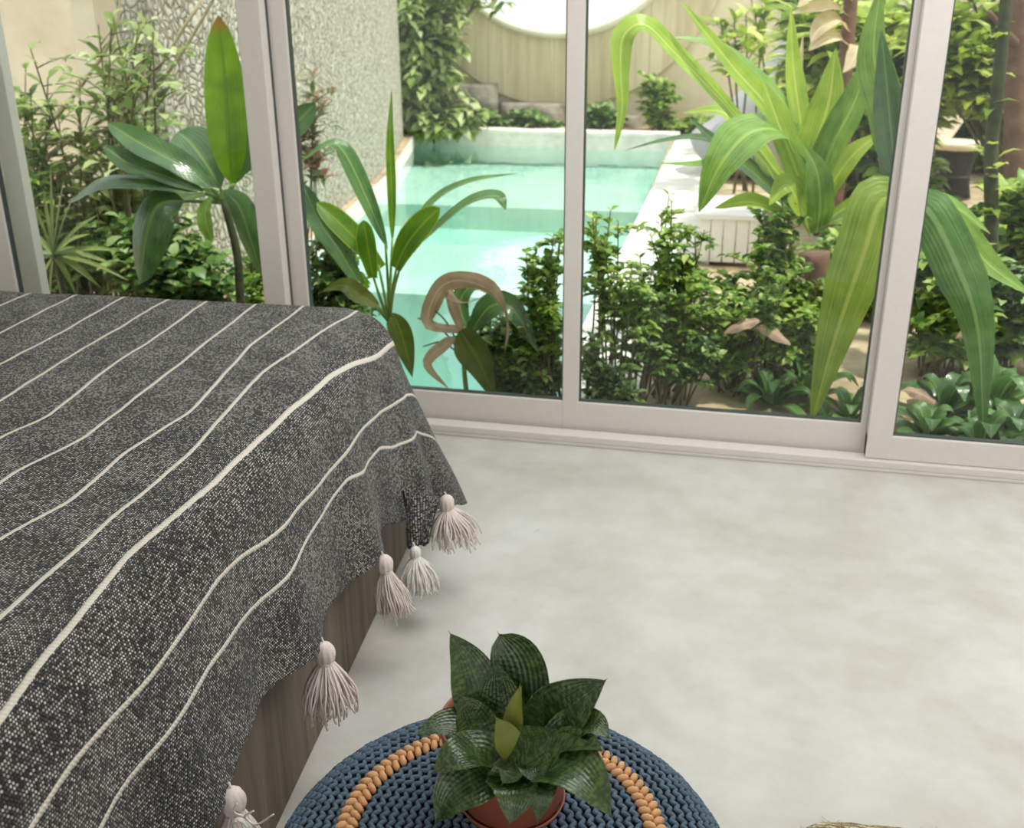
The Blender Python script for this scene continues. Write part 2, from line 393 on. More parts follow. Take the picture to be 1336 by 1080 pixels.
# sill track: two rails on a base
mb = MB(); box(mb, -3.38, 2.7, 3.078, 3.215, 0, .012); box(mb, -3.38, 2.7, 3.078, 3.136, .012, .036)
box(mb, -3.38, 2.7, 3.155, 3.170, .012, .020); box(mb, -3.38, 2.7, 3.2, 3.215, .012, .03)
struct(bevel(mb.build('trim_1', M['alu'], None, False), .003))
mb = MB(); box(mb, -3.38, 2.7, 3.078, 3.215, 2.36, 2.42); struct(mb.build('trim_2', M['alu'], None, False))
def door(name, x0, x1, y0, y1, z0, rail, stiles, label, gap_strip=None):
    """a sliding panel: stiles = list of (left, right) x of every upright"""
    e = thing(name, ((x0+x1)/2, (y0+y1)/2, z0), None, None); e['kind'] = 'structure'; e['label'] = label
    mb = MB(); box(mb, x0, x1, y0, y1, z0, rail); bevel(mb.build('bottom_rail', M['alu'], e, False), .003)
    mb = MB(); box(mb, x0, x1, y0, y1, 2.30, 2.37); bevel(mb.build('top_rail', M['alu'], e, False), .003)
    for k, (a, b) in enumerate(stiles):
        mb = MB(); box(mb, a, b, y0-.001, y1+.001, z0+.001, 2.369)
        bevel(mb.build('mullion' if 0 < k < len(stiles)-1 else 'stile', M['alu'], e, False), .003)
    ym = (y0+y1)/2
    for (a, b), (c, d) in zip(stiles[:-1], stiles[1:]):
        mb = MB(); box(mb, b-.006, c+.006, ym-.003, ym+.003, rail-.01, 2.31); mb.build('glass_pane', M['glass'], e, False)
        mb = MB(); t = .0045
        box(mb, b, b+t, ym-.010, ym+.010, rail, 2.30); box(mb, c-t, c, ym-.010, ym+.010, rail, 2.30)
        box(mb, b, c, ym-.010, ym+.010, rail, rail+t); mb.build('gasket', M['alud'], e, False)
    if gap_strip:
        mb = MB(); box(mb, gap_strip[0], gap_strip[1], y1+.001, y1+.019, z0+.02, 2.36); mb.build('gap_shade_strip', M['alud'], e, False)  # dark strip standing in for the shaded gap between overlapping panels
    return e
door('door_1', -3.37, -2.487, 3.152, 3.192, .021, .127, [(-3.37, -3.29), (-2.56, -2.487)], 'outer sliding glass panel at the far left')
door('door_2', -2.625, -1.504, 3.094, 3.134, .037, .115, [(-2.625, -2.545), (-1.583, -1.504)], 'inner sliding glass panel behind the bed', (-1.512, -1.5045))
door('door_3', -1.525, .425, 3.152, 3.192, .021, .127, [(-1.525, -1.449), (-.566, -.512), (.385, .425)], 'wide outer glass panel with a middle upright')
door('door_4', .402, 1.75, 3.094, 3.134, .037, .115, [(.402, .476), (1.68, 1.75)], 'inner sliding glass panel at the right', (.4035, .410))

# ------------------------------------------------------------------ bed
OB = V((-.832, 2.317)); EU = V((.0931, -.9957)); EN = V((.9957, .0931))
BT = .65
def bed_pt(u, n, z): return V((OB.x+EU.x*u+EN.x*n, OB.y+EU.y*u+EN.y*n, z))
bc = bed_pt(1.05, -.9, 0)
bed = thing('bed', bc, 'low dark wooden platform bed under the striped blanket', 'bed')
def bbox(name, u0, u1, n0, n1, z0, z1, mat, bv=.004):
    mb = MB(); vs = []
    for z in (z0, z1):
        for u, nn in ((u0, n0), (u1, n0), (u1, n1), (u0, n1)): vs.append(bed_pt(u, nn, z))
    mb.add(vs, [(0, 1, 2, 3), (7, 6, 5, 4), (4, 5, 1, 0), (5, 6, 2, 1), (6, 7, 3, 2), (7, 4, 0, 3)])
    return bevel(mb.build(name, mat, bed, False), bv)
bbox('side_panel', .0, 2.1, -.03, 0, 0, .34, M['bedwood'])
bbox('end_panel', 0, .03, -1.8, -.031, 0, .34, M['bedwood'])
bbox('side_panel', .0, 2.1, -1.83, -1.801, 0, .34, M['bedwood'])
bbox('slat_base', .031, 2.1, -1.8, -.031, .26, .34, M['bedwood'])
bbox('mattress', .02, 2.1, -1.79, -.035, .342, .632, M['matt'], .05)

def lin(tab, x):
    if x <= tab[0][0]: return tab[0][1]
    for (a, b), (c, d) in zip(tab[:-1], tab[1:]):
        if x <= c:
            t = (x-a)/(c-a); t = t*t*(3-2*t)*.5+t*.5
            return b+(d-b)*t
    return tab[-1][1]
BORDER = [(-.40, .52), (-.28, .55), (-.1, .565), (.05, .53), (.17, .49), (.30, .44), (.42, .43), (.60, .425), (.70, .395), (.80, .40), (.93, .385), (1.14, .362), (1.25, .375), (1.4, .385), (2.2, .36)]
STR = [([(-.36, .375), (-.25, .35), (-.1, .345), (.05, .325), (.145, .305), (.25, .27), (.365, .26), (.5, .225), (.635, .235), (.865, .232), (1.165, .208), (1.54, .213), (2.2, .21)], .0040),
       ([(-.36, .25), (-.16, .23), (-.04, .235), (.1, .215), (.21, .20), (.43, .178), (.6, .18), (.785, .165), (1.075, .12), (1.3, .128), (1.475, .115), (1.65, .13)], .0040),
       ([(-.3, .13), (-.06, .10), (.095, .09), (.395, .038), (.64, .02), (.925, .013), (1.205, -.015), (1.385, .002), (1.6, .024)], .0062),
       ([(-.3, 0), (.0, -.037), (.2, -.07), (.485, -.105), (.905, -.077), (1.14, -.092), (1.4, -.097)], .0044),
       ([(-.3, -.17), (-.03, -.18), (.315, -.195), (.725, -.158), (.92, -.188), (1.09, -.187), (1.25, -.225)], .0042),
       ([(-.1, -.312), (.505, -.297), (.865, -.29), (1.025, -.33), (1.3, -.34)], .0042),
       ([(-.1, -.447), (.45, -.435), (.775, -.415), (.9, -.44)], .0042),
       ([(-.1, -.552), (.315, -.56), (.7, -.55)], .0042), ([(-.1, -.68), (.2, -.675), (.6, -.677)], .0042),
       ([(-.1, -.82), (.3, -.814)], .0042), ([(-.1, -.953), (.1, -.96)], .0042)] + [([(0, -1.09-.135*k)], .0042) for k in range(5)]
FL = math.radians(8)
def drape(a, s):
    u0 = -.01+.07*max(-1.2, min(0, s)); q = min(1, max(0, (s+.08)/.16)); u0 += .09*q*q*(3-2*q)
    sp = max(s, 0); ap = max(-a, 0); r = hypot(sp, ap); ph = atan2(ap, sp) if r > 0 else 0
    n = -.07+min(s, 0); u = u0+max(a, 0)
    rr = r if r < .50 else .50+(r-.50)*.9
    bul = sin(2*ph) if r > 0 else 0
    # the fold that stands out near the far corner
    near = math.exp(-((a-.02)/.20)**2) if a > 0 else 1.0
    fl = FL+math.radians(11)*bul+math.radians(2)*near*min(1, sp/.2)
    R_ = .08; arc = min(rr, R_*(pi/2-fl))/R_; L = max(rr-R_*(pi/2-fl), 0)
    out = R_*sin(arc)+L*sin(fl); z = BT-R_*(1-cos(arc))-L*cos(fl)
    k = max(0, r-.07)/.35
    fold = .018*min(k, 1.25)**1.3*(cos(2*pi*(a-.445)/.385)+.35*sin(2*pi*a/.21+.6))
    out += fold*(.35+.65*min(1, max(0, (a+.22)/.3)))
    z += .0045*noise.noise(V((a*4, s*4, 1.7)))+.0022*noise.noise(V((a*11, s*11, 4.2)))
    n += out*cos(ph); u -= out*sin(ph)
    return bed_pt(u, n, max(z, .03))
A0, A1, NA, NS = -.36, 2.13, 405, 366
S0 = -1.86
bl = thing('blanket', bed_pt(1.0, -.8, BT), 'charcoal woven blanket with cream stripes and pale tassels spread over the bed', 'blanket')
mb = MB(); vs = []; gs = []
rows = []
for i in range(NA+1):
    a = A0+(A1-A0)*i/NA
    sb = lin(BORDER, a)
    for j in range(NS+1):
        s = S0+(sb-S0)*j/NS
        gs.append((a, s)); vs.append(drape(a, s))
fs = []
for i in range(NA):
    for j in range(NS):
        q = i*(NS+1)+j; fs.append((q, q+NS+1, q+NS+2, q+1))
mb.add(vs, fs, [(g[0], g[1]) for g in gs])
cloth = mb.build('cloth', M['weave'], bl)
me = cloth.data
ul = me.uv_layers.new(name='stripes')
strip = []
for i in range(NA+1):
    a = A0+(A1-A0)*i/NA; strip.append([(lin(t, a), w) for t, w in STR])
flat = []
for i in range(NA):
    amid = strip[i]
    for j in range(NS):
        q = i*(NS+1)+j
        sc_ = (gs[q][1]+gs[q+NS+2][1])*.5
        k = min(range(len(amid)), key=lambda kk: abs(amid[kk][0]-sc_))
        for idx, ii in ((q, i), (q+NS+1, i+1), (q+NS+2, i+1), (q+1, i)):
            c, w = strip[ii][k]; flat += ((gs[idx][1]-c)/w, 0)
ul.data.foreach_set('uv', flat)
md = cloth.modifiers.new('thickness', 'SOLIDIFY'); md.thickness = .008; md.offset = -1
# turned-under fold of the corner
mb = MB(); vs = []; fs = []; uvs = []
for i in range(13):
    t = i/12; c0 = P(524, 640, 2.06).lerp(P(534, 716, 1.995), t); c1 = P(575, 652, 2.10).lerp(P(558, 709, 2.0), t)
    for j in range(9):
        q = c0.lerp(c1, j/8); q.y += .012*sin(j*1.3+t*2); vs.append(q); uvs.append((5+t*.16, j*.01))
for i in range(12):
    for j in range(8): fs.append((i*9+j, i*9+j+1, (i+1)*9+j+1, (i+1)*9+j))
mb.add(vs, fs, uvs); und = mb.build('corner_fold', M['weave'], bl); und['label'] = 'turned-under dark corner of the cloth'
md = und.modifiers.new('thickness', 'SOLIDIFY'); md.thickness = .008
ul = und.data.uv_layers.new(name='stripes'); ul.data.foreach_set('uv', [9.0, 0.0]*(12*8*4))
def tassel(top, ln, wd, hr, mat, seed, lean=(0, 0)):
    r = random.Random(seed); top = V(top)
    mb = MB()
    neck = top+V((lean[0]*.3, lean[1]*.3, -1.9*hr))
    for k in range(190):
        h = r.uniform(0, 2*pi); rad = sqrt(r.random()); sp = wd*.5*rad*r.uniform(.85, 1.12); l = ln*r.uniform(.80, 1.05)
        j = lambda e: V((r.uniform(-e, e), r.uniform(-e, e), r.uniform(-e, e)))
        o = V((cos(h), sin(h), 0)); ll = V((lean[0], lean[1], 0))
        pts = [neck+o*(hr*.50*rad)+V((0, 0, hr*.35)), neck+o*(sp*.50+hr*.1)+ll*.2-V((0, 0, l*.18)), neck+o*(sp*.84)+ll*.5-V((0, 0, l*.45))+j(.003),
               neck+o*(sp*1.0)+ll*.8-V((0, 0, l*.75))+j(.005), neck+o*(sp*1.04)+ll-V((0, 0, l))+j(.006)]
        tube(mb, pts, .0021, .0017, 4, 9)
    o = mb.build('tassel', mat, bl)
    mb = MB(); K = 40; prof = []; vs = []; fs = []
    c = top+V((lean[0]*.15, lean[1]*.15, -hr*.95))
    for i in range(15):
        h = pi*i/14
        for q in range(K):
            t = 2*pi*q/K; rr = hr*(.92*sin(h)**.85+.02)*(1+.05*cos(20*t/2)*sin(h))
            vs.append((c.x+rr*cos(t), c.y+rr*sin(t), c.z+hr*1.22*cos(h)))
    for i in range(14):
        for q in range(K): fs.append((i*K+q, i*K+(q+1) % K, (i+1)*K+(q+1) % K, (i+1)*K+q))
    mb.add(vs, fs); mb.build('tassel_head', mat, o)
    mb = MB()
    for q in range(4): lathe(mb, [(hr*.66+.0018*cos(x*pi/4), .0018*sin(x*pi/4)) for x in range(9)], neck+V((0, 0, hr*.30-.0032*q)), 16)
    mb.build('neck_wrap', mat, o)
    mb = MB(); tube(mb, [top+V((-.004, .002, .012)), top+V((0, 0, .004)), top+V((.001, 0, -.006))], .0018, .0018, 5); mb.build('hanging_thread', mat, o)
    return o
tassel(P(582, 648, 2.12), .078, .128, .019, M['yarn'], 1, (.012, -.004))
def hem(a):
    p = drape(a, lin(BORDER, a)-.012); return p+V((EN.x*.006, EN.y*.006, -.008))
tassel(hem(.455), .090, .074, .019, M['yarn'], 2, (.02, -.01))
tassel(hem(.825), .082, .092, .020, M['yarn'], 3, (.012, -.02))
t4 = tassel(hem(1.22), .10, .080, .019, M['yarn'], 4, (.012, -.012))
tassel(P(541, 714, 1.975), .072, .085, .014, M['yarnw'], 5, (.012, -.015))
mb = MB()
kp = hem(1.22)+V((.024, -.014, -.030))
for (dx, dz, ex, ez) in ((-.012, .012, -.004, .03), (.008, .012, .02, .022), (.02, -.004, .05, .022)):
    tube(mb, [kp, kp+V((dx, -.006, dz)), kp+V((ex, -.008, ez))], .0018, .0015, 5)
for q in range(7):
    h = q*.9; tube(mb, [kp+V((.012*cos(h+i*.5), -.014+.004*sin(3*h), .016*sin(h+i*.5)-.008)) for i in range(6)], .0018, .0018, 5)
mb.build('loose_knot', M['yarnw'], t4)

# ------------------------------------------------------------------ pouf
PC = V((-.245, .965, 0)); PR, PZ = .296, .40
pouf = thing('pouf', PC, 'round blue knitted pouf with an orange ring on the floor', 'pouf')
def pprof(l):                        # arc length along the profile from the centre -> (radius, height, normal angle)
    top = PR-.075
    if l < top: return l, PZ-.012*(l/top)**3, pi/2
    q = .075*pi/2
    if l < top+q:
        h = (l-top)/.075; return top+.075*sin(h), PZ-.012-.075*(1-cos(h)), pi/2-h
    d = (l-top-q)
    return PR+.018*sin(pi*min(1, d/.30)), PZ-.087-d, 0
mb = MB(); prof = [pprof(i*.62/40) for i in range(41)]
prof = [(max(.001, r-.004*(1 if a < 1.5 else 0)), z-.005*sin(a)) for r, z, a in prof if z > .0]+[(PR-.05, .001), (.001, .001)]
lathe(mb, prof, PC, 72); mb.build('inner_cushion', M['core'], pouf)
RING = .193
mb = MB(); rg = MB()
def lobe(m_, c, t, s, nr, ln, wd, ht):
    vs = [c-t*ln, ]; K = 6
    for q, sc in ((-.55, .85), (.1, 1.0), (.7, .66)):
        for k in range(K):
            h = 2*pi*k/K; vs.append(c+t*(ln*q)+s*(wd*sc*cos(h))+nr*(ht*sc*sin(h)))
    vs.append(c+t*ln)
    fs = [(0, 1+(k+1) % K, 1+k) for k in range(K)]
    for g in range(2):
        for k in range(K): fs.append((1+g*K+k, 1+g*K+(k+1) % K, 1+(g+1)*K+(k+1) % K, 1+(g+1)*K+k))
    e = len(vs)-1; fs += [(e, 1+2*K+k, 1+2*K+(k+1) % K) for k in range(K)]
    m_.add(vs, fs)
l = .008; row = 0; STEP = .0118
while True:
    r, z, an = pprof(l)
    if z < .012: break
    isring = abs(r-RING) < .0125 and an > 1.5
    nst = max(6, int(2*pi*r/.0150)); off = .5*(row % 2)
    for k in range(nst):
        h = 2*pi*(k+off)/nst+rnd.uniform(-.06, .06)/max(1, nst/8)
        rd = V((cos(h), sin(h), 0)); tg = V((-sin(h), cos(h), 0)); nr = (rd*cos(an)+V((0, 0, 1))*sin(an)); dn = (rd*sin(an)-V((0, 0, 1))*cos(an))
        c = PC+rd*r+V((0, 0, z))+nr*rnd.uniform(-.0008, .0008)
        if isring: continue
        for sg in (-1, 1):
            t = (tg*(sg*.66)+dn*.62).normalized(); s = nr.cross(t)
            lobe(mb, c+tg*(sg*.0036)+nr*.001, t, s, nr, .0082, .0036, .0042)
    l += STEP; row += 1
for q in range(2):
    nst = 92
    for k in range(nst):
        h = 2*pi*(k+.5*q)/nst; rd = V((cos(h), sin(h), 0)); tg = V((-sin(h), cos(h), 0)); nr = V((0, 0, 1))
        c = PC+rd*(RING-.006+.012*q)+V((0, 0, PZ-.004))
        t = (tg*.45+rd*(.85 if q else -.85)).normalized()
        lobe(rg, c, t, nr.cross(t), nr, .0098, .0052, .0080)
mb.build('knitted_cover', M['denim'], pouf); rg.build('orange_ring', M['orange'], pouf)

# ------------------------------------------------------------------ the potted plant on the pouf
C0 = V((-.243, 1.02, PZ-.002))
pl = thing('potted_plant', C0, 'small potted plant with a rosette of dark banded leaves on the blue pouf', 'plant')
PH = .128
mb = MB(); lathe(mb, [(.001, .004), (.060, .004), (.062, .006), (.083, PH-.022), (.0835, PH-.02), (.088, PH-.019), (.090, PH-.002), (.0885, PH), (.086, PH-.001), (.084, PH-.016), (.081, PH-.024), (.001, PH-.024)], C0, 64)
pot = mb.build('pot', M['terra'], pl)
mb = MB(); lathe(mb, [(.001, .001), (.064, .001), (.069, .012), (.067, .013), (.0625, .0035), (.001, .003)], C0, 64); mb.build('saucer', M['terra'], pl)
mb = MB(); lathe(mb, [(.0005, PH-.006), (.03, PH-.008), (.06, PH-.012), (.0815, PH-.020)], C0, 40); mb.build('potting_soil', M['potsoil'], pl)
def zp(x, y): return 480+x/3.181, 820+y/3.181
HL = [  # (points in the leaf's own picture plane with a depth each, width, profile, face, material)
 ([(520, 500, 1.045), (470, 300, 1.065), (420, 150, 1.085), (343, 22, 1.10)], .052, 'ovate', (.15, -.8, .5), 'hahnii'),
 ([(610, 500, 1.045), (640, 330, 1.07), (625, 150, 1.09), (545, 25, 1.10)], .062, 'tongue', (-.1, -.9, .35), 'hahnii'),
 ([(560, 520, 1.04), (560, 380, 1.055), (548, 250, 1.065), (530, 140, 1.07)], .050, 'ovate', (.1, -.9, .35), 'hahnii'),
 ([(690, 520, 1.04), (770, 400, 1.05), (860, 310, 1.055), (982, 216, 1.06)], .066, 'ovate', (-.35, -.75, .55), 'hahnii'),
 ([(500, 510, 1.035), (440, 430, 1.04), (320, 400, 1.03), (205, 438, 1.01)], .042, 'ovate', (-.15, -.35, .9), 'hahnii'),
 ([(540, 560, 1.02), (470, 520, 1.01), (370, 530, .985), (272, 592, .97)], .050, 'ovate', (-.2, -.45, .85), 'hahnii'),
 ([(540, 590, 1.01), (450, 620, .985), (350, 690, .965), (282, 800, .955)], .054, 'ovate', (-.35, -.75, .6), 'hahnii'),
 ([(606, 520, 1.012), (612, 610, .985), (610, 690, .955), (590, 805, .94)], .050, 'ovate', (0, -.75, .65), 'hahnii'),
 ([(690, 590, 1.005), (720, 630, .98), (720, 690, .96), (704, 800, .95)], .030, 'ovate', (.15, -.85, .5), 'hahnii'),
 ([(640, 560, 1.015), (760, 560, .995), (890, 610, .965), (1008, 772, .945)], .062, 'ovate', (.25, -.4, .85), 'hahnii'),
 ([(560, 530, 1.005), (580, 560, .99), (590, 590, .975), (560, 640, .965)], .040, 'ovate', (-.1, -.6, .8), 'hahnii'),
 ([(660, 530, 1.005), (680, 560, .99), (690, 590, .975), (700, 640, .965)], .036, 'ovate', (.2, -.6, .8), 'hahnii'),
 ([(720, 520, 1.03), (830, 430, 1.04), (930, 400, 1.03), (1000, 450, 1.015)], .040, 'ovate', (.25, -.45, .85), 'hahnii'),
 ([(720, 540, 1.025), (820, 480, 1.02), (900, 480, 1.005), (968, 500, .99)], .034, 'ovate', (.25, -.35, .9), 'hahnii'),
 ([(575, 525, 1.0), (650, 490, .992), (720, 465, .985), (800, 425, .98)], .034, 'ovate', (.25, -.55, .8), 'hahnii'),
 ([(500, 520, 1.03), (460, 420, 1.035), (420, 340, 1.035), (382, 282, 1.035)], .042, 'ovate', (.35, -.8, .4), 'hahnii'),
 ([(640, 530, 1.03), (670, 440, 1.035), (690, 360, 1.04), (722, 270, 1.045)], .038, 'ovate', (-.3, -.85, .4), 'hahnii'),
 ([(600, 540, 1.005), (605, 440, 1.012), (615, 340, 1.018), (630, 243, 1.02)], .024, 'ovate', (-.35, -.85, .3), 'young'),
 ([(590, 545, .998), (590, 480, .998), (565, 420, 1.0), (533, 374, 1.0)], .027, 'ovate', (.25, -.9, .3), 'young'),
]
for pts, w, pf, fc, mt in HL:
    mb = MB(); q = [P(*zp(x, y), Y-.078) for x, y, Y in pts]
    leaf(mb, q, w*1.22, pf, fc, .26, 20, 8, thick=.0035)
    tg = (q[-1]-q[-2]).normalized(); tube(mb, [q[-1]-tg*.002, q[-1]+tg*.005], .0009, .0002, 5, 3)
    o = mb.build('leaf', M[mt], pl)
    if mt == 'young': o['label'] = 'young yellow-green leaf'

# ------------------------------------------------------------------ rug
def jutemat():
    m, nt, out = newmat('woven_jute'); n = N(nt)
    tc = n('TexCoord').outputs['Object']
    a = n('TexNoise', {'Vector': tc, 'Scale': 30.0, 'Detail': 6.0}).outputs[0]
    w = n('TexWave', {'Vector': tc, 'Scale': 40.0, 'Distortion': 6.0, 'Detail Scale': 3.0}, wave_type='RINGS').outputs[0]
    c = n.ramp(n.math('ADD', n.math('MULTIPLY', a, .7), n.math('MULTIPLY', w, .35)), [(.3, srgb(128, 104, 68)), (.55, srgb(188, 170, 132)), (.8, srgb(224, 212, 186))])
    principled(n, out, c, .9, Normal=bump(n, n.math('ADD', a, w), .8, .006)); return m
mb = MB(); e0 = G(1044, 1068, .015); e1 = G(1215, 1083, .015)
ex = (e1-e0); ex.z = 0; ex.normalize(); ey = V((ex.y, -ex.x, 0))
vs = []; fs = []; rw = []; W_, D_, rc = .95, .62, .05
out_ = []
for (cx_, cy_, h0) in ((rc, rc, pi), (W_-rc, rc, 1.5*pi), (W_-rc, D_-rc, 0), (rc, D_-rc, .5*pi)):
    for k in range(9):
        h = h0+pi/2*k/8; out_.append((cx_+rc*cos(h), cy_+rc*sin(h)))
dense = []
for i, p in enumerate(out_):
    q = out_[(i+1) % len(out_)]; m_ = max(1, int(hypot(q[0]-p[0], q[1]-p[1])/.012))
    for k in range(m_): dense.append((p[0]+(q[0]-p[0])*k/m_, p[1]+(q[1]-p[1])*k/m_))
def rug_ring(inset, z, jit):
    o = len(vs)
    for i, (x, y) in enumerate(dense):
        k = 1-inset/.5; jx = rnd.uniform(-jit, jit)
        xx = W_/2+(x-W_/2)*(1-2*inset/W_)+jx; yy = D_/2+(y-D_/2)*(1-2*inset/D_)+rnd.uniform(-jit, jit)
        vs.append(e0+ex*xx+ey*yy+V((0, 0, z-.015+rnd.uniform(-jit, jit)*.5)))
    return list(range(o, o+len(dense)))
rs = [rug_ring(.004, .001, .001), rug_ring(-.004, .008, .002), rug_ring(.002, .017, .002), rug_ring(.014, .021, .002), rug_ring(.026, .016, .001), rug_ring(.05, .017, .0006)]
for a, b in zip(rs[:-1], rs[1:]):
    nn = len(a)
    for i in range(nn): fs.append((a[i], b[i], b[(i+1) % nn], a[(i+1) % nn]))
fs.append(tuple(rs[-1]))
mb.add(vs, fs); rug = thing('rug', e0+ex*W_/2+ey*D_/2+V((0, 0, -.015)), 'frayed beige woven rug on the concrete floor beside the pouf', 'rug')
mb.build('woven_mat', jutemat(), rug)
mb = MB()
for k in range(160):
    x, y = dense[int(rnd.random()*len(dense))]
    p = e0+ex*x+ey*y; p.z = .014; d = (ex*(x-W_/2)/W_+ey*(y-D_/2)/D_).normalized()
    tube(mb, [p, p+d*.006+V((rnd.uniform(-.006, .006), rnd.uniform(-.006, .006), .004)), p+d*.012+V((rnd.uniform(-.01, .01), rnd.uniform(-.008, .008), -.004))], .0007, .0004, 3, 3)
mb.build('fringe', M['topwood'], rug, True)['kind'] = 'stuff'
# ------------------------------------------------------------------ garden ground and pool
GZ = -.05
POOL = [(-.66, 3.62), (-.72, 4.4), (-.77, 6.9), (-.93, 12.15), (-4.06, 12.3), (-3.25, 9.0), (-2.86, 6.74), (-2.72, 5.3), (-2.5, 4.55), (-1.9, 3.85), (-1.45, 3.62)]
def xat(edge, y):
    for (a, b), (c, d) in zip(edge[:-1], edge[1:]):
        if min(b, d) <= y <= max(b, d): return a+(c-a)*(y-b)/(d-b)
    return edge[0][0] if abs(y-edge[0][1]) < abs(y-edge[-1][1]) else edge[-1][0]
RE = [(-.66, 3.62), (-.72, 4.4), (-.77, 6.9), (-.93, 12.15)]
LE = [(-1.45, 3.62), (-1.9, 3.85), (-2.5, 4.55), (-2.72, 5.3), (-2.86, 6.74), (-3.25, 9.0), (-4.06, 12.3)]
def tess(mb, loops, z, flip=False, m=0):
    pts = [[V((x, y, 0)) for x, y in l] for l in loops]
    tri = geometry.tessellate_polygon(pts)
    vs = [(p.x, p.y, z) for l in pts for p in l]
    fs = []
    for t in tri:
        a, b, c = (V(vs[i]) for i in t)
        up = (b-a).cross(c-a).z > 0
        fs.append(tuple(t) if up != flip else tuple(reversed(t)))
    mb.add(vs, fs, m=m)
def wallring(mb, loop, z0, z1):
    n = len(loop); vs = [(x, y, z0) for x, y in loop]+[(x, y, z1) for x, y in loop]
    mb.add(vs, [(i, (i+1) % n, n+(i+1) % n, n+i) for i in range(n)])
mb = MB(); tess(mb, [[(-9, 3.205), (9, 3.205), (9, 18), (-9, 18)], POOL], GZ)
struct(mb.build('ground', M['soil'], None, False))
mb = MB(); tess(mb, [POOL], -1.3); wallring(mb, POOL, -1.3, GZ)
def step(y0, y1, zt):
    ys = [y0+(y1-y0)*k/8 for k in range(9)]
    lp = [(xat(RE, y)-.001, y) for y in ys]+[(xat(LE, y)+.001, y) for y in reversed(ys)]
    tess(mb, [lp], zt); wallring(mb, lp, -1.3, zt)
step(9.4, 12.1, -.40); step(8.2, 9.4, -.62); step(6.6, 8.2, -.50)
struct(mb.build('pool_basin', M['pool'], None, False))
mb = MB(); band = [(x+(.003 if x < -1.4 else -.003), y+(.003 if y < 5 else -.003)) for x, y in POOL]
wallring(mb, band, -.215, GZ-.001); struct(mb.build('trim_5', M['deck'], None, False))
mb = MB(); ins = [(x+(.004 if x < -1.4 else -.004), y+(.004 if y < 5 else -.004)) for x, y in POOL]
tess(mb, [ins], -.20); tess(mb, [ins], -1.29, True); wallring(mb, ins, -1.29, -.20)
tag(mb.build('pool_water', M['water'], None, False), 'still turquoise water filling the garden pool', 'water', None, 'stuff')
cp = [(-.93, 12.15), (-4.06, 12.3)]
mb = MB()
def slab(loop, z0, z1): tess(mb, [loop], z1); tess(mb, [loop], z0, True); wallring(mb, loop, z0, z1)
slab([(-.89, 12.13), (-.88, 12.42), (-4.15, 12.57), (-4.15, 12.28)], GZ, -.01)
struct(bevel(mb.build('trim_3', M['deck'], None, False), .01))
mb = MB(); dk = [(x+.0, y) for x, y in RE]
slab([(-.655, 3.5), (-.715, 4.4), (-.765, 6.9), (-.88, 12.12), (-.35, 12.12), (-.30, 6.9), (-.33, 4.4), (-.38, 3.5)], GZ, -.015)
struct(bevel(mb.build('pool_deck', M['deck'], None, False), .01))
# carved white wall that curves along the pool
mb = MB()
xs = P(213, 120, 4.62).x
cv = [(xs, 4.62), (-2.93, 4.9), (-2.80, 5.3), (-2.93, 6.74), (-3.32, 9.0), (-3.95, 11.5)]
cv = [(p.x, p.y) for p in catmull([V((x, y, 0)) for x, y in cv], 40)]
lp = cv+[(x-.22, y+.05) for x, y in reversed(cv)]
slab(lp, GZ-.02, 2.7); struct(mb.build('wall_carved', M['stone'], None, True))
for p in bpy.data.objects['wall_carved'].data.polygons: p.use_smooth = False
mb = MB(); box(mb, -9, -3.25, 7.3, 7.5, GZ, 2.9); struct(mb.build('wall_garden_left', M['beige'], None, False))
mb = MB(); box(mb, -3.9, -3.75, 5.6, 7.3, GZ, 2.9); struct(mb.build('trim_4', M['beige'], None, False))
# the far wall with the round opening
YB = 13.2
def circ(px, py, rpx, Y, n=96):
    c = P(px, py, Y); r = (P(px+rpx, py, Y)-P(px-rpx, py, Y)).length/2
    return c, r
co_, ro = circ(733, -160, 187, YB); cd, rd_ = circ(735, -92, 218, YB)
def cl(c, r, n=96): return [(c.x+r*cos(2*pi*i/n), c.z+r*sin(2*pi*i/n)) for i in range(n)]
def vwall(mb, loops, y0, y1):
    a = MB(); tess(a, loops, 0)
    k = len(a.v)
    mb.add([(x, y0, z) for x, z, _ in a.v]+[(x, y1, z) for x, z, _ in a.v], [tuple(f) for f in a.f]+[tuple(k+i for i in reversed(f)) for f in a.f])
    for l in loops:
        n = len(l); mb.add([(x, y0, z) for x, z in l]+[(x, y1, z) for x, z in l], [(i, (i+1) % n, n+(i+1) % n, n+i) for i in range(n)])
mb = MB(); vwall(mb, [[(-9, GZ), (9, GZ), (9, 4.9), (-9, 4.9)], cl(co_, ro)], YB, YB+.25); struct(mb.build('wall_back', M['cream'], None, False))
mb = MB(); vwall(mb, [cl(cd, rd_), cl(co_, ro)], YB-.07, YB-.002)
tag(mb.build('round_wall_panel', M['tan'], None, False, loc=(cd.x, YB, cd.z)), 'round straw-coloured rendered panel with dark streaks on the far garden wall', 'wall panel')
mb = MB(); vs = []; fs = []; K = 12
for i in range(96):
    h = 2*pi*i/96
    for j in range(K):
        q = 2*pi*j/K; r = ro+.01+.055*cos(q); vs.append((co_.x+r*cos(h), YB-.09+.085*sin(q), co_.z+r*sin(h)))
for i in range(96):
    for j in range(K): fs.append((i*K+j, ((i+1) % 96)*K+j, ((i+1) % 96)*K+(j+1) % K, i*K+(j+1) % K))
mb.add(vs, fs); tag(mb.build('round_opening_rim', M['rim'], None, loc=(co_.x, YB-.09, co_.z)), 'pale rounded rim of the circular opening in the far wall', 'rim')
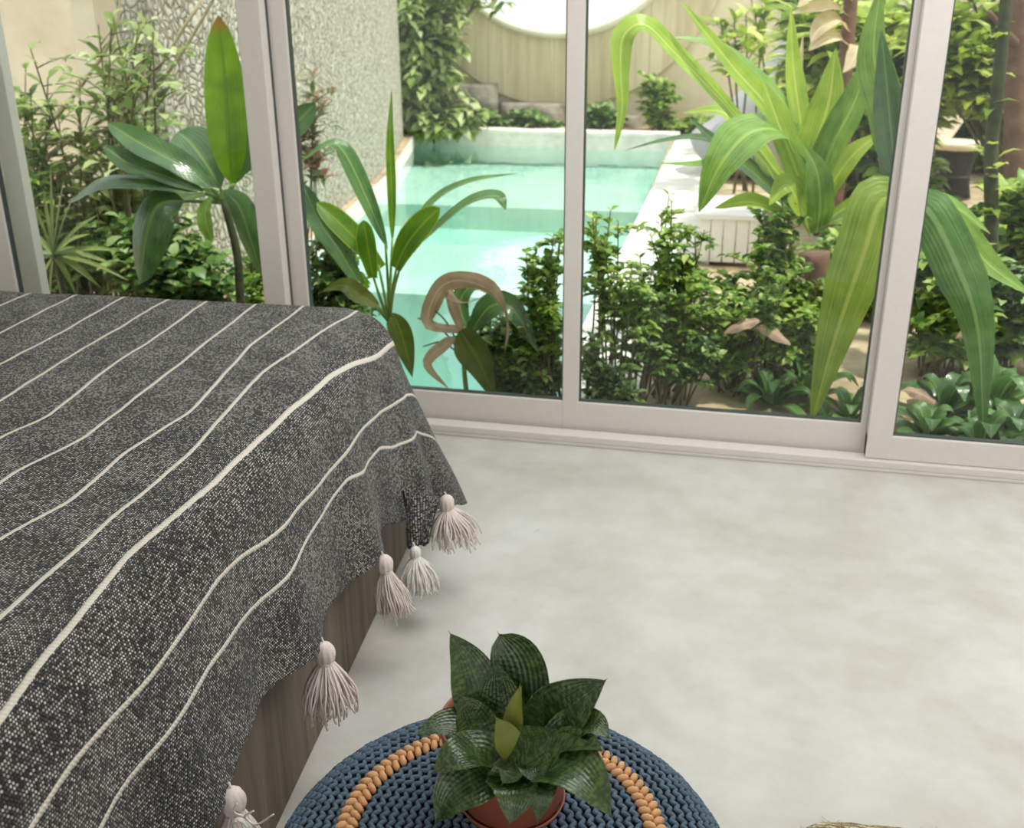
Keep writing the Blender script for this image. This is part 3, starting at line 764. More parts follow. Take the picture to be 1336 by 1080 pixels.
# rough grey stones at its foot
for k, (x0, x1, zt) in enumerate(((-4.6, -3.9, P(585, 75, YB).z), (-3.9, -3.2, P(620, 108, YB).z), (-3.2, -2.35, P(670, 132, YB).z), (-2.35, -1.4, P(740, 148, YB).z))):
    mb = MB(); nx, nz = 14, 10; vs = []; fs = []
    for i in range(nx+1):
        for j in range(nz+1):
            x = x0+(x1-x0)*i/nx; z = GZ+(zt-GZ)*j/nz
            e = (1-abs(2*i/nx-1)**6)*(1-(j/nz)**7)
            d = .10+.09*noise.noise(V((x*2.3, z*2.3, k)))+.04*noise.noise(V((x*7, z*7, k)))
            vs.append((x+.02*noise.noise(V((x*3, z*3, 5))), YB-.09-max(0, d*e+.02), z))
    for i in range(nx):
        for j in range(nz): q = i*(nz+1)+j; fs.append((q, q+nz+1, q+nz+2, q+1))
    mb.add(vs, fs); o = mb.build('stone_block', M['rock'], None, True, loc=((x0+x1)/2, YB-.09, GZ))
    md = o.modifiers.new('t', 'SOLIDIFY'); md.thickness = .05
    tag(o, ['tall grey rough stone left of the round panel, behind the pale shrub', 'grey rough stone under the lower left edge of the round panel',
            'low grey stone below the middle of the round panel', 'low grey stone beneath the round panel, behind the middle upright'][k], 'stone', 'grey stones along the far wall')
mb = MB(); box(mb, 5.2, 5.35, 3.2, YB, GZ, 2.6); struct(mb.build('wall_garden_right', M['cream'], None, False))

# ------------------------------------------------------------------ plant generators
def foli(mb, p, d, ln, wd, r, up=V((0, 0, 1)), u=None):
    u = r.random() if u is None else u
    sd = d.cross(up)
    if sd.length < .05: sd = V((1, 0, 0))
    sd.normalize(); nr = sd.cross(d).normalized(); k = .12*ln
    m1 = p+d*(ln*.30)+nr*k*.6; m2 = p+d*(ln*.65)+nr*k*.7; tip = p+d*ln-nr*k*.6
    l1 = m1+sd*wd*.5+nr*wd*.15; r1 = m1-sd*wd*.5+nr*wd*.15; l2 = m2+sd*wd*.38+nr*wd*.1; r2 = m2-sd*wd*.38+nr*wd*.1
    mb.add([p, l1, m1, r1, l2, m2, r2, tip], [(0, 2, 1), (0, 3, 2), (1, 2, 5, 4), (2, 3, 6, 5), (4, 5, 7), (5, 6, 7)], [(u, i/7) for i in range(8)])
def shrub(name, label, cat, base, crowns, stems, per, ln, wd, mat, smat='stem', group=None, seed=0, sr=.005, start=.35, droop=0.0, pair=True, twigs=4, spread=.35):
    r = random.Random(seed*7+3); base = V(base)
    root = thing(name, base, label, cat, group)
    fm = MB(); sm = MB()
    tot = sum(c[2] if len(c) > 2 else 1 for c in crowns)
    for c in crowns:
        cc, rr = V(c[0]), V(c[1]); ns = max(1, round(stems*(c[2] if len(c) > 2 else 1)/tot))
        for k in range(ns):
            while True:
                q = V((r.uniform(-1, 1), r.uniform(-1, 1), r.uniform(-1, 1)))
                if q.length <= 1: break
            q = q*(.55+.45*q.length)
            t = cc+V((q.x*rr.x, q.y*rr.y, q.z*rr.z))
            if t.z < GZ+.03: t.z = GZ+.03+r.random()*.05
            b = base+V((r.uniform(-1, 1)*min(.5, rr.x)*.55, r.uniform(-1, 1)*rr.y*.4, 0))
            b += V((t.x-base.x, t.y-base.y, 0))*spread
            mid = b.lerp(t, .5)+V((r.uniform(-.2, .2)*rr.x, r.uniform(-.2, .2)*rr.y, .10*abs(t.z-b.z)))
            ps = catmull([b, mid, t], 12); L = (t-b).length
            tube(sm, [b, mid, t], sr, sr*.4, 5, 8)
            for w in range(twigs+1):
                if w == twigs: tw = ps[int(start*12):]
                else:
                    f = start+(1-start)*(w+r.random())/twigs
                    ii = min(11, int(f*12)); p0 = ps[ii]; h = r.uniform(0, 2*pi); l = min(rr.x, rr.z, .5)*r.uniform(.35, .8)+ln*.6
                    d = V((cos(h), sin(h)*.8, r.uniform(-.25, .75)-droop))
                    p1 = p0+d*(l*.5)+V((0, 0, .05*l)); p2 = p0+d*l-V((0, 0, .12*l+droop*l*.5))
                    p2.z = max(p2.z, GZ+.02); tube(sm, [p0, p1, p2], sr*.4, sr*.2, 4, 4)
                    tw = catmull([p0, p1, p2], 6)
                for i in range(per):
                    x = min(.999, (i+.3+r.random()*.7)/per)*(len(tw)-1); ii = int(x)
                    p = tw[ii].lerp(tw[min(len(tw)-1, ii+1)], x-ii)
                    tg = (tw[min(len(tw)-1, ii+1)]-tw[max(0, ii-1)])
                    tg = tg.normalized() if tg.length > 1e-5 else V((0, 0, 1))
                    h = r.uniform(0, 2*pi)
                    for sgn in ((0, pi) if pair else (0,)):
                        o = V((cos(h+sgn), sin(h+sgn), r.uniform(-.3, .5)-droop))
                        d = (o*.9+tg*.5).normalized(); l = ln*r.uniform(.55, 1.2)
                        foli(fm, p, d, l, wd*l/ln, r, V((r.uniform(-.35, .35), r.uniform(-.5, .2), 1)).normalized())
    fm.build('foliage', M[mat], root); sm.build('stem', M[smat], root)
    return root
def pl_leaves(root, L, mat, face=None, name='leaf'):
    for q in L:
        pts, w, pf = q[0], q[1], q[2]; kw = q[3] if len(q) > 3 else {}
        mb = MB(); kw = dict(kw); mt = kw.pop('mat', mat); lb = kw.pop('label', None)
        leaf(mb, [P(*p) for p in pts], w, pf, kw.pop('face', face), **kw)
        o = mb.build(name, M[mt], root)
        if lb: o['label'] = lb
def rosette(name, label, cat, base, k, ln, wd, mat, prof='lance', tilt=(20, 75), droop=.35, seed=0, group=None, stem=0, face=None, part='leaf'):
    r = random.Random(seed+11); base = V(base); root = thing(name, base, label, cat, group)
    top = base+V((0, 0, stem))
    if stem:
        mb = MB(); tube(mb, [base, base.lerp(top, .5)+V((.01, .01, 0)), top], .012, .009, 7); mb.build('stem', M['stem'], root)
    for i in range(k):
        h = i*2.399+r.uniform(-.3, .3); t = math.radians(tilt[0]+(tilt[1]-tilt[0])*((i+.5)/k))
        l = ln*r.uniform(.75, 1.12); o = V((cos(h), sin(h), 0)); u = V((0, 0, 1))
        p1 = top+(o*sin(t)+u*cos(t))*(l*.5); p2 = top+(o*sin(t)+u*cos(t))*(l*.85)+V((0, 0, -droop*l*.35))+o*(.06*l); p3 = p2+(o*(.75)+u*(-.15-droop))*(l*.25)
        for p in (p1, p2, p3): p.z = max(p.z, GZ+.02)
        mb = MB(); leaf(mb, [top, p1, p2, p3], wd*r.uniform(.85, 1.1), prof, (u*sin(t+.3)-o*cos(t+.3)*.9+u*.2), .22, 12, 4)
        mb.build(part, M[mat], root)
    return root
def gz(p): return V((p.x, p.y, GZ))

# ------------------------------------------------------------------ big-leaved plant at the left
Y = 3.5
b0 = gz(P(313, 400, Y))
rt = thing('broad_leaved_plant', b0, 'tall plant with broad blue-green leaves and one upright sunlit leaf', 'plant')
mb = MB(); tube(mb, [b0, P(314, 395, Y), P(309, 330, Y), P(292, 262, Y)], .019, .014, 8, 14); mb.build('trunk', M['trunkd'], rt)
pl_leaves(rt, [
 ([(303, 240, 3.50), (299, 190, 3.50), (294, 110, 3.52), (285, 20, 3.55)], .158, 'paddle', dict(mat='litleaf', face=(.25, -.95, .15), fold=.18, wave=.05, label='upright sunlit leaf with a browned tip')),
 ([(306, 240, 3.54), (318, 200, 3.56), (318, 150, 3.58), (311, 90, 3.6)], .10, 'paddle', dict(face=(.5, -.8, .2))),
 ([(276, 246, 3.47), (240, 218, 3.45), (185, 188, 3.44), (140, 160, 3.45)], .118, 'paddle', dict(face=(-.35, -.45, .82), wave=.08)),
 ([(268, 252, 3.45), (222, 232, 3.42), (170, 214, 3.40), (135, 190, 3.40)], .10, 'paddle', dict(face=(-.2, -.5, .84), wave=.08)),
 ([(262, 250, 3.44), (200, 232, 3.40), (135, 231, 3.37), (88, 264, 3.36)], .145, 'paddle', dict(face=(-.1, -.25, .96), fold=-.35)),
 ([(288, 246, 3.55), (270, 215, 3.60), (250, 188, 3.66), (232, 172, 3.70)], .18, 'paddle', dict(face=(-.2, -.45, .87))),
 ([(240, 262, 3.42), (206, 268, 3.37), (190, 310, 3.34), (183, 370, 3.34)], .195, 'paddle', dict(face=(-.15, -.85, .35), fold=-.25, mat='bigleaf')),
 ([(291, 248, 3.46), (312, 270, 3.42), (326, 310, 3.40), (343, 362, 3.40)], .125, 'paddle', dict(face=(-.3, -.85, .4), fold=-.22)),
 ([(276, 256, 3.46), (268, 275, 3.44), (270, 295, 3.43), (276, 315, 3.43)], .075, 'paddle', dict(face=(-.2, -.9, .3), mat='crinumd')),
 ([(288, 250, 3.52), (252, 256, 3.53), (226, 270, 3.54), (212, 300, 3.54)], .085, 'paddle', dict(face=(.1, -.5, .8), mat='crinumd')),
 ([(300, 240, 3.56), (340, 190, 3.62), (385, 160, 3.66), (412, 135, 3.68)], .11, 'paddle', dict(face=(.2, -.9, -.1), mat='bigleaf')),
], 'bigleaf')
mb = MB()
for a, b in (((292, 262), (303, 240)), ((292, 262), (276, 246)), ((292, 262), (268, 252)), ((294, 262), (291, 248)), ((292, 262), (288, 246)), ((292, 264), (240, 262)), ((294, 262), (306, 240)), ((292, 266), (276, 256))):
    tube(mb, [P(*a, Y), P(*b, Y)], .009, .006, 6)
mb.build('leaf_stalk', M['petiole'], rt)
# narrow spiky plant
c = P(70, 332, 3.62); b0 = gz(c)
rt = thing('spiky_plant', b0, 'spiky plant with narrow radiating leaves at the far left, above the edge of the bed', 'plant')
mb = MB(); tube(mb, [b0, b0.lerp(c, .6)+V((.02, 0, 0)), c], .013, .010, 7, 10); mb.build('stem', M['trunkd'], rt)
r = random.Random(3)
SP = [(40, 262), (56, 245), (66, 215), (84, 232), (98, 252), (118, 305), (150, 345), (168, 366), (132, 376), (100, 386), (82, 402), (64, 405), (44, 396), (40, 340), (30, 300), (110, 330), (160, 328), (128, 280), (20, 365)]
for k, (x, y) in enumerate(SP):
    dY = r.uniform(-.14, .10); m_ = ((70+x)/2, (332+y)/2-6)
    mb = MB(); leaf(mb, [c, P(*m_, 3.62+dY*.6), P(x, y, 3.62+dY)], r.uniform(.017, .026), 'strap', (-.1, -.7, .7), .3, 10, 2); mb.build('leaf', M['spiky'], rt)
# ti plant between bed and middle upright
Y = 3.46; cr = P(508, 420, Y); b0 = gz(cr)
rt = thing('ti_plant', b0, 'young plant with paddle-shaped yellow-green leaves just outside the glass, right of the bed', 'plant')
mb = MB(); tube(mb, [b0, b0.lerp(cr, .5)+V((.01, 0, 0)), cr], .013, .011, 8, 10); mb.build('stem', M['petiole'], rt)
TI = [([(497, 350, 3.46), (470, 318, 3.44), (440, 288, 3.43), (413, 264, 3.43)], .085, 'tongue', dict(face=(.2, -.75, .6))),
 ([(487, 362, 3.44), (482, 335, 3.42), (478, 310, 3.41), (474, 287, 3.42)], .078, 'tongue', dict(face=(-.1, -.9, .35))),
 ([(516, 350, 3.44), (530, 320, 3.42), (552, 292, 3.42), (574, 271, 3.43)], .096, 'tongue', dict(face=(.1, -.8, .5))),
 ([(512, 318, 3.50), (511, 250, 3.53), (509, 180, 3.56), (511, 116, 3.58)], .034, 'lance', dict(face=(.3, -.9, 0), fold=.5)),
 ([(506, 325, 3.52), (480, 262, 3.55), (450, 200, 3.56), (428, 188, 3.54), (386, 216, 3.50)], .070, 'lance', dict(face=(-.1, -.4, .9), mat='tid')),
 ([(517, 335, 3.52), (560, 268, 3.56), (608, 238, 3.58), (676, 226, 3.58)], .055, 'lance', dict(face=(-.1, -.35, .95), mat='tid')),
 ([(519, 345, 3.48), (565, 303, 3.46), (612, 265, 3.44), (648, 256, 3.42), (660, 274, 3.40)], .095, 'lance', dict(face=(0, -.3, .95), mat='tid')),
 ([(470, 372, 3.52), (445, 330, 3.54), (415, 285, 3.55), (394, 238, 3.56)], .080, 'tongue', dict(face=(.25, -.8, .5), mat='bigleaf')),
 ([(478, 378, 3.56), (440, 330, 3.6), (412, 285, 3.62), (385, 262, 3.64)], .075, 'tongue', dict(face=(.25, -.8, .5), mat='litleaf')),
 ([(512, 408, 3.42), (522, 430, 3.40), (530, 458, 3.39), (538, 492, 3.39)], .085, 'lance', dict(face=(.1, -.95, .25), mat='olive')),
 ([(496, 400, 3.43), (470, 385, 3.41), (448, 372, 3.40), (420, 380, 3.40)], .070, 'lance', dict(face=(-.1, -.7, .6), mat='olive'))]
pl_leaves(rt, TI, 'ti')
mb = MB()
for q in TI:
    p1 = P(*q[0][0]); tube(mb, [cr, cr.lerp(p1, .5)+V((0, -.005, 0)), p1+(P(*q[0][1])-p1)*.12], .007, .0045, 6, 6)
mb.build('leaf_stalk', M['petiole'], rt)
# second young plant with a dried leaf
Y = 3.43; cr = P(606, 440, Y); b0 = gz(P(612, 500, Y))
rt = thing('wilting_ti_plant', b0, 'wilting plant with a curled dried pinkish leaf and hanging olive leaves', 'plant')
mb = MB(); tube(mb, [b0, b0.lerp(cr, .5)+V((-.01, 0, 0)), cr], .010, .008, 7, 10); mb.build('stem', M['petiole'], rt)
WL = [([(606, 430, 3.43), (560, 420, 3.42), (572, 378, 3.41), (600, 366, 3.40), (640, 380, 3.38), (660, 415, 3.37), (658, 460, 3.37)], .065, 'strap', dict(mat='dry', face=(0, -.7, .7), fold=-.5, twist=1.6, n=26, wave=.3, label='dried pinkish-brown curled leaf')),
 ([(604, 434, 3.42), (590, 400, 3.40), (586, 380, 3.39), (604, 394, 3.38), (632, 386, 3.38)], .045, 'strap', dict(mat='dry', face=(0, -.7, .7), fold=-.4, twist=-1.2, n=20, wave=.3, label='dried pinkish-brown curled leaf')),
 ([(600, 430, 3.42), (612, 450, 3.39), (628, 478, 3.38), (646, 524, 3.38)], .125, 'lance', dict(face=(-.1, -.95, .2))),
 ([(612, 436, 3.44), (640, 400, 3.45), (670, 405, 3.44), (704, 462, 3.42)], .10, 'lance', dict(face=(.1, -.75, .6), mat='bigleaf')),
 ([(612, 436, 3.46), (600, 395, 3.5), (620, 372, 3.52), (650, 390, 3.52)], .07, 'lance', dict(face=(.1, -.65, .7), mat='bigleaf')),
 ([(596, 440, 3.42), (580, 450, 3.40), (558, 475, 3.39), (586, 508, 3.385)], .045, 'lance', dict(face=(-.1, -.9, .3), mat='dry', label='dried pinkish-brown curled leaf'))]
pl_leaves(rt, WL, 'olive')
mb = MB()
for (x, y) in ((545, 415), (560, 400), (588, 440), (552, 452)):
    tube(mb, [cr+V((0, .02, -.10)), P((x+606)/2, (y+450)/2-4, Y+.01), P(x, y, Y)], .0035, .0025, 5, 8)
mb.build('leaf_stalk', M['stem'], rt)

# ------------------------------------------------------------------ the large bright strap-leaved plant
def z4(x, y): return 740+x/2.2416, y/2.2416
Y = 4.25; cr = P(1062, 330, Y); b0 = gz(cr)
rt = thing('strap_leaved_plant', b0, 'large bright yellow-green plant with long strap leaves arching over the pool deck', 'plant')
mb = MB(); tube(mb, [b0, b0.lerp(cr, .5)+V((.02, 0, 0)), cr], .055, .065, 10, 12); mb.build('trunk', M['trunkb'], rt)
CL = [([(700, 620, 4.25), (490, 340, 4.15), (320, 160, 4.05), (228, 72, 4.0), (165, 105, 3.97), (156, 200, 3.96), (160, 320, 3.96), (138, 440, 3.96)], .088, 'strap', dict(face=(.25, -.6, .75), n=30)),
 ([(700, 600, 4.2), (610, 350, 4.15), (480, 190, 4.1), (335, 5, 4.05)], .092, 'strap', dict(face=(.4, -.75, .5), n=20)),
 ([(690, 600, 4.3), (640, 330, 4.33), (500, 175, 4.33), (400, 125, 4.3), (295, 108, 4.25)], .078, 'strap', dict(face=(.1, -.4, .9), mat='crinumd', n=20)),
 ([(710, 560, 4.3), (690, 400, 4.34), (662, 200, 4.38), (655, 20, 4.4)], .080, 'strap', dict(face=(.2, -.95, .1))),
 ([(715, 590, 4.25), (725, 440, 4.2), (765, 300, 4.15), (785, 145, 4.15)], .150, 'strap', dict(face=(-.2, -.9, .35))),
 ([(725, 610, 4.22), (770, 440, 4.15), (840, 300, 4.1), (905, 110, 4.1)], .135, 'strap', dict(face=(-.45, -.8, .4), mat='crinumd')),
 ([(730, 640, 4.2), (775, 540, 4.1), (840, 450, 4.05), (925, 385, 4.05)], .105, 'strap', dict(face=(-.35, -.7, .6))),
 ([(690, 560, 4.15), (640, 400, 4.0), (540, 385, 3.9), (450, 480, 3.82), (385, 620, 3.8)], .205, 'strap', dict(face=(.1, -.35, .93), mat='crinumd', n=24, fold=.12)),
 ([(715, 640, 4.12), (670, 500, 4.05), (610, 340, 4.02), (575, 240, 4.02)], .110, 'strap', dict(face=(.3, -.8, .5))),
 ([(700, 660, 4.15), (600, 560, 4.0), (500, 470, 3.9), (380, 480, 3.85), (258, 478, 3.85)], .055, 'strap', dict(face=(0, -.4, .9), mat='crinumd')),
 ([(690, 640, 4.3), (560, 500, 4.35), (420, 410, 4.4), (300, 408, 4.4), (168, 440, 4.4)], .050, 'strap', dict(face=(0, -.4, .9), mat='bigleaf')),
 ([(690, 640, 4.3), (560, 520, 4.3), (440, 420, 4.3), (355, 342, 4.3)], .06, 'strap', dict(face=(.2, -.7, .6), mat='bigleaf')),
 ([(740, 650, 4.2), (830, 600, 4.1), (900, 555, 4.05), (960, 560, 4.0)], .090, 'strap', dict(face=(-.2, -.5, .8))),
 ([(690, 670, 4.15), (620, 620, 4.0), (530, 590, 3.9), (430, 610, 3.85)], .10, 'strap', dict(face=(.1, -.5, .85))),
 ([(710, 680, 4.1), (680, 600, 4.0), (640, 540, 3.96), (590, 600, 3.9)], .11, 'strap', dict(face=(.2, -.7, .7))),
 ([(730, 680, 4.1), (740, 600, 4.02), (730, 500, 4.0), (690, 420, 4.0)], .10, 'strap', dict(face=(.05, -.9, .4), mat='crinumd')),
 ([(740, 670, 4.1), (800, 640, 3.98), (870, 650, 3.9), (930, 700, 3.86)], .10, 'strap', dict(face=(-.2, -.5, .85), mat='crinumd')),
 ([(705, 580, 4.34), (700, 420, 4.42), (672, 300, 4.46), (690, 100, 4.5)], .06, 'strap', dict(face=(-.2, -.95, .1), mat='straw', label='dry straw-coloured leaf')),
 ([(660, 640, 4.3), (560, 440, 4.4), (460, 330, 4.45), (340, 330, 4.45)], .09, 'strap', dict(face=(.2, -.5, .8)))]
CL = [([(*z4(x, y), d) for x, y, d in q[0]],)+q[1:] for q in CL]
pl_leaves(rt, CL, 'crinum')
# plant hidden by the right post, with leaves hanging close to the glass
Y = 3.62; cr = P(1180, 265, Y); b0 = gz(cr)
rt = thing('hanging_leaf_plant', b0, 'plant behind the right post whose long broad leaves hang down close to the glass', 'plant')
mb = MB(); tube(mb, [b0, b0.lerp(cr, .5)+V((.015, 0, 0)), cr], .030, .024, 8, 12); mb.build('trunk', M['trunkd'], rt)
pl_leaves(rt, [
 ([(1180, 268, 3.60), (1150, 262, 3.55), (1127, 330, 3.50), (1090, 440, 3.47), (1058, 552, 3.46)], .185, 'strap', dict(face=(.2, -.9, .35), fold=-.18, n=24, mat='hang')),
 ([(1180, 268, 3.60), (1210, 274, 3.55), (1246, 340, 3.50), (1276, 430, 3.47), (1283, 575, 3.46)], .150, 'strap', dict(face=(-.2, -.9, .35), fold=-.18, n=24, mat='tid')),
 ([(1178, 262, 3.66), (1166, 200, 3.68), (1158, 120, 3.7), (1150, 40, 3.7)], .10, 'strap', dict(face=(-.3, -.9, .1), mat='bigleaf')),
 ([(1178, 262, 3.66), (1160, 150, 3.72), (1140, 70, 3.78), (1150, -20, 3.8)], .13, 'strap', dict(face=(-.5, -.8, .2))),
 ([(1184, 262, 3.62), (1240, 290, 3.6), (1290, 345, 3.58), (1345, 385, 3.56)], .10, 'strap', dict(face=(-.1, -.6, .8), mat='crinumd')),
 ([(1184, 262, 3.66), (1215, 258, 3.72), (1250, 272, 3.76), (1292, 305, 3.78)], .075, 'strap', dict(face=(-.1, -.5, .85)))], 'crinumd')

# ------------------------------------------------------------------ shrubs, one by one
def at(px, py, Y, rx, ry, dep):        # crown centre and half sizes from a size on the picture at that distance
    c = P(px, py, Y); return c, V(((P(px+rx, py, Y)-c).length, dep, (P(px, py+ry, Y)-c).length))
J = 'leafy green shrubs outside the glass'
def sh(label, Y, crowns, stems, per, ln, wd, mat, seed, group=J, name='leafy_shrub', bx=None, **kw):
    cs = [at(c[0], c[1], Y+(c[5] if len(c) > 5 else 0), c[2], c[3], c[4]) for c in crowns]
    b = cs[0][0] if bx is None else P(bx, 400, Y)
    return shrub(name, label, 'shrub', gz(V((b.x, Y, 0))), cs, stems, per, ln, wd, mat, seed=seed, group=group, **kw)
sh('bushy green shrub left of the middle upright, over the pool edge', 3.5, [(716, 345, 36, 62, .10), (700, 420, 45, 40, .08)], 22, 10, .042, .022, 'shrub', 1)
sh('low dark shrub growing round the wilting plant', 3.5, [(640, 440, 46, 40, .09), (690, 490, 40, 25, .06)], 22, 10, .040, .022, 'shrubd', 2, bx=660)
sh('upright green shrub right of the middle upright with bare lower stems', 3.52, [(790, 320, 36, 60, .10), (830, 360, 36, 45, .10)], 17, 9, .038, .021, 'shrub', 3, start=.5)
sh('spreading green shrub in front of the white stone deck', 3.75, [(868, 300, 52, 48, .14), (900, 370, 60, 50, .14)], 24, 9, .042, .024, 'shrub', 4)
sh('dense small-leaved shrub below the large strap leaves', 3.85, [(985, 375, 62, 65, .16), (940, 415, 60, 45, .14)], 36, 10, .042, .025, 'shrub', 5)
sh('low shrub beside the bare sandy patch', 3.62, [(856, 415, 50, 45, .11), (905, 445, 46, 26, .1)], 17, 9, .038, .022, 'shrubd', 6)
sh('thin shrub with few leaves at the foot of the middle upright', 3.45, [(778, 470, 26, 45, .07), (815, 500, 34, 20, .06)], 11, 7, .040, .022, 'shrubd', 7, start=.4)
sh('green shrub around the trunk of the strap-leaved plant', 4.0, [(1040, 410, 50, 50, .2), (1010, 300, 26, 50, .1)], 36, 10, .045, .028, 'shrub', 8)
sh('dark small-leaved bush behind the foot of the ti plant', 3.62, [(432, 340, 34, 45, .10), (440, 400, 40, 30, .1)], 36, 10, .040, .026, 'shrubd', 9)
sh('dark bush under the big blue-green leaves', 3.95, [(240, 350, 60, 40, .18), (170, 330, 70, 50, .2)], 40, 9, .075, .045, 'shrubd', 10)
sh('low bush between the big trunk and the left post', 3.75, [(335, 360, 22, 34, .08)], 14, 9, .05, .032, 'shrub', 11)
sh('leafy green shrub in the right pane between hanging leaf and slender trunk', 4.25, [(1235, 400, 50, 50, .2), (1215, 330, 35, 50, .2)], 30, 9, .075, .042, 'shrub', 41)
sh('leafy shrub at the right edge under the slender trunk', 4.35, [(1320, 400, 50, 55, .2), (1290, 350, 40, 40, .2)], 32, 9, .08, .042, 'shrubd', 42)
sh('mid green shrub behind the strap-leaved trunk and left of the right post', 5.0, [(1110, 330, 50, 60, .2), (1090, 400, 60, 40, .2)], 36, 9, .075, .04, 'shrub', 43)
B = 'thin branching shrubs by the beige wall'
bsh = sh('tall sparse shrub with thin bare branches at the top left', 4.2, [(100, 110, 110, 90, .2), (180, 60, 60, 60, .2)], 20, 5, .105, .042, 'shrubp', 12, B, 'branching_shrub', bx=150, sr=.008, start=.5, pair=False)
for pts in (((55, 215), (120, 165), (185, 120), (262, 0)), ((70, 240), (150, 175), (230, 80), (300, -40)), ((40, 200), (100, 120), (150, 40), (160, -60))):
    mb = MB(); q = [P(x, y, 4.25+.05*i) for i, (x, y) in enumerate(pts)]; tube(mb, [V((q[0].x-.05, q[0].y+.15, GZ)), q[0]-V((0, 0, .25))]+q, .013, .007, 6, 18)
    mb.build('bare_branch', M['branch'], bsh)
sh('pale leafy shrub left of the carved wall', 4.4, [(160, 210, 80, 70, .25), (120, 300, 70, 40, .2)], 26, 6, .085, .036, 'shrubp', 13, B, 'branching_shrub', bx=190, sr=.007, start=.4)
sh('thin shrub against the far left post', 4.2, [(40, 170, 45, 110, .2)], 16, 6, .085, .03, 'shrub', 14, B, 'branching_shrub', bx=40, sr=.006, start=.3)
sh('dark twiggy shrub low behind the spiky plant', 4.3, [(110, 290, 100, 70, .18), (60, 350, 60, 50, .18)], 30, 7, .08, .035, 'shrubd', 15, B, 'branching_shrub', bx=110, sr=.007, start=.25)
sh('small shrub with red-tipped narrow leaves before the carved wall', 4.35, [(402, 95, 30, 50, .1), (398, 150, 26, 40, .08)], 6, 6, .085, .022, 'shrubr', 16, None, 'red_tipped_shrub', bx=396, start=.5, sr=.004)
FB = 'shrubs along the far wall'
sh('pale climbing shrub at the far end of the pool, beside the carved wall', 12.2, [(545, 40, 50, 70, .35), (532, 110, 34, 50, .3), (590, 150, 40, 14, .3), (555, -30, 90, 50, .5)], 110, 9, .20, .10, 'shrubp', 17, FB, 'climbing_shrub', bx=520, sr=.015, start=.3, droop=.3)
for k, (x, y, rx, ry, lb, mt) in enumerate(((700, 158, 40, 10, 'low dark plants under the round panel, left of the middle upright', 'shrubd'), (620, 162, 40, 9, 'low dark plants at the foot of the grey stones', 'shrubd'), (785, 150, 22, 18, 'small bush at the foot of the cream wall, right of the middle upright', 'shrubd'),
    (862, 120, 16, 50, 'tall narrow bush on the cream wall behind the long drooping leaf', 'shrub'), (905, 170, 60, 18, 'low green bush beyond the far right corner of the pool', 'shrub'))):
    sh(lb, 12.7, [(x, y, rx, ry, .18)], 16, 7, .12, .06, mt, 20+k, FB, 'low_bush', sr=.008, start=.2)
sh('pale shrub with thin stalks in front of the cream wall, above the strap leaves', 8.6, [(965, 10, 50, 36, .4)], 5, 4, .16, .06, 'shruby', 30, None, 'stalky_shrub', bx=985, sr=.012, start=.55)
RB = 'trees and tall shrubs on the right of the garden'
sh('bright yellow-green tree above the strap leaves', 7.2, [(1090, 20, 70, 50, .5), (1150, 60, 50, 60, .4)], 46, 8, .22, .085, 'shruby', 31, RB, 'leafy_tree', bx=1110, sr=.018, start=.45)
sh('tall sunlit tree seen through the right-hand pane', 6.6, [(1270, 50, 60, 70, .5), (1215, 60, 30, 60, .4), (1335, 40, 36, 70, .4)], 44, 7, .15, .075, 'shruby', 32, RB, 'leafy_tree', bx=1345, sr=.013, start=.72, spread=.1)
sh('mid green shrub behind the round stool', 10.4, [(1240, 120, 80, 110, .6), (1165, 150, 40, 80, .5)], 70, 8, .20, .10, 'shrub', 33, RB, 'leafy_tree', bx=1210, sr=.015, start=.2)
sh('green shrub at the right edge below the brown trunk', 5.4, [(1325, 280, 50, 60, .3), (1290, 330, 50, 50, .3)], 46, 8, .11, .06, 'shrub', 34, RB, 'leafy_tree', bx=1320, sr=.009, start=.25)
sh('dark shrub behind the right post, below the stool', 5.6, [(1225, 320, 60, 50, .3), (1160, 300, 50, 60, .3)], 46, 8, .11, .055, 'shrubd', 35, RB, 'leafy_tree', bx=1200, sr=.009, start=.2)
sh('large tree standing behind the dried fronds and the right post', 10.6, [(1080, -10, 80, 40, .6), (1130, 50, 60, 70, .6)], 60, 8, .24, .11, 'shrub', 36, RB, 'leafy_tree', bx=1080, sr=.02, start=.35)
sh('tall hedge plant filling the right corner of the garden', 9.9, [(1345, 120, 60, 160, .4), (1400, 200, 70, 120, .4)], 80, 8, .19, .10, 'shruby', 37, RB, 'leafy_tree', bx=1370, sr=.015, start=.15)
sh('dense green shrub left of the brown trunk', 7.0, [(1160, 200, 36, 60, .4), (1222, 318, 56, 22, .4)], 50, 8, .14, .07, 'shrub', 38, RB, 'leafy_tree', bx=1170, sr=.012, start=.2)
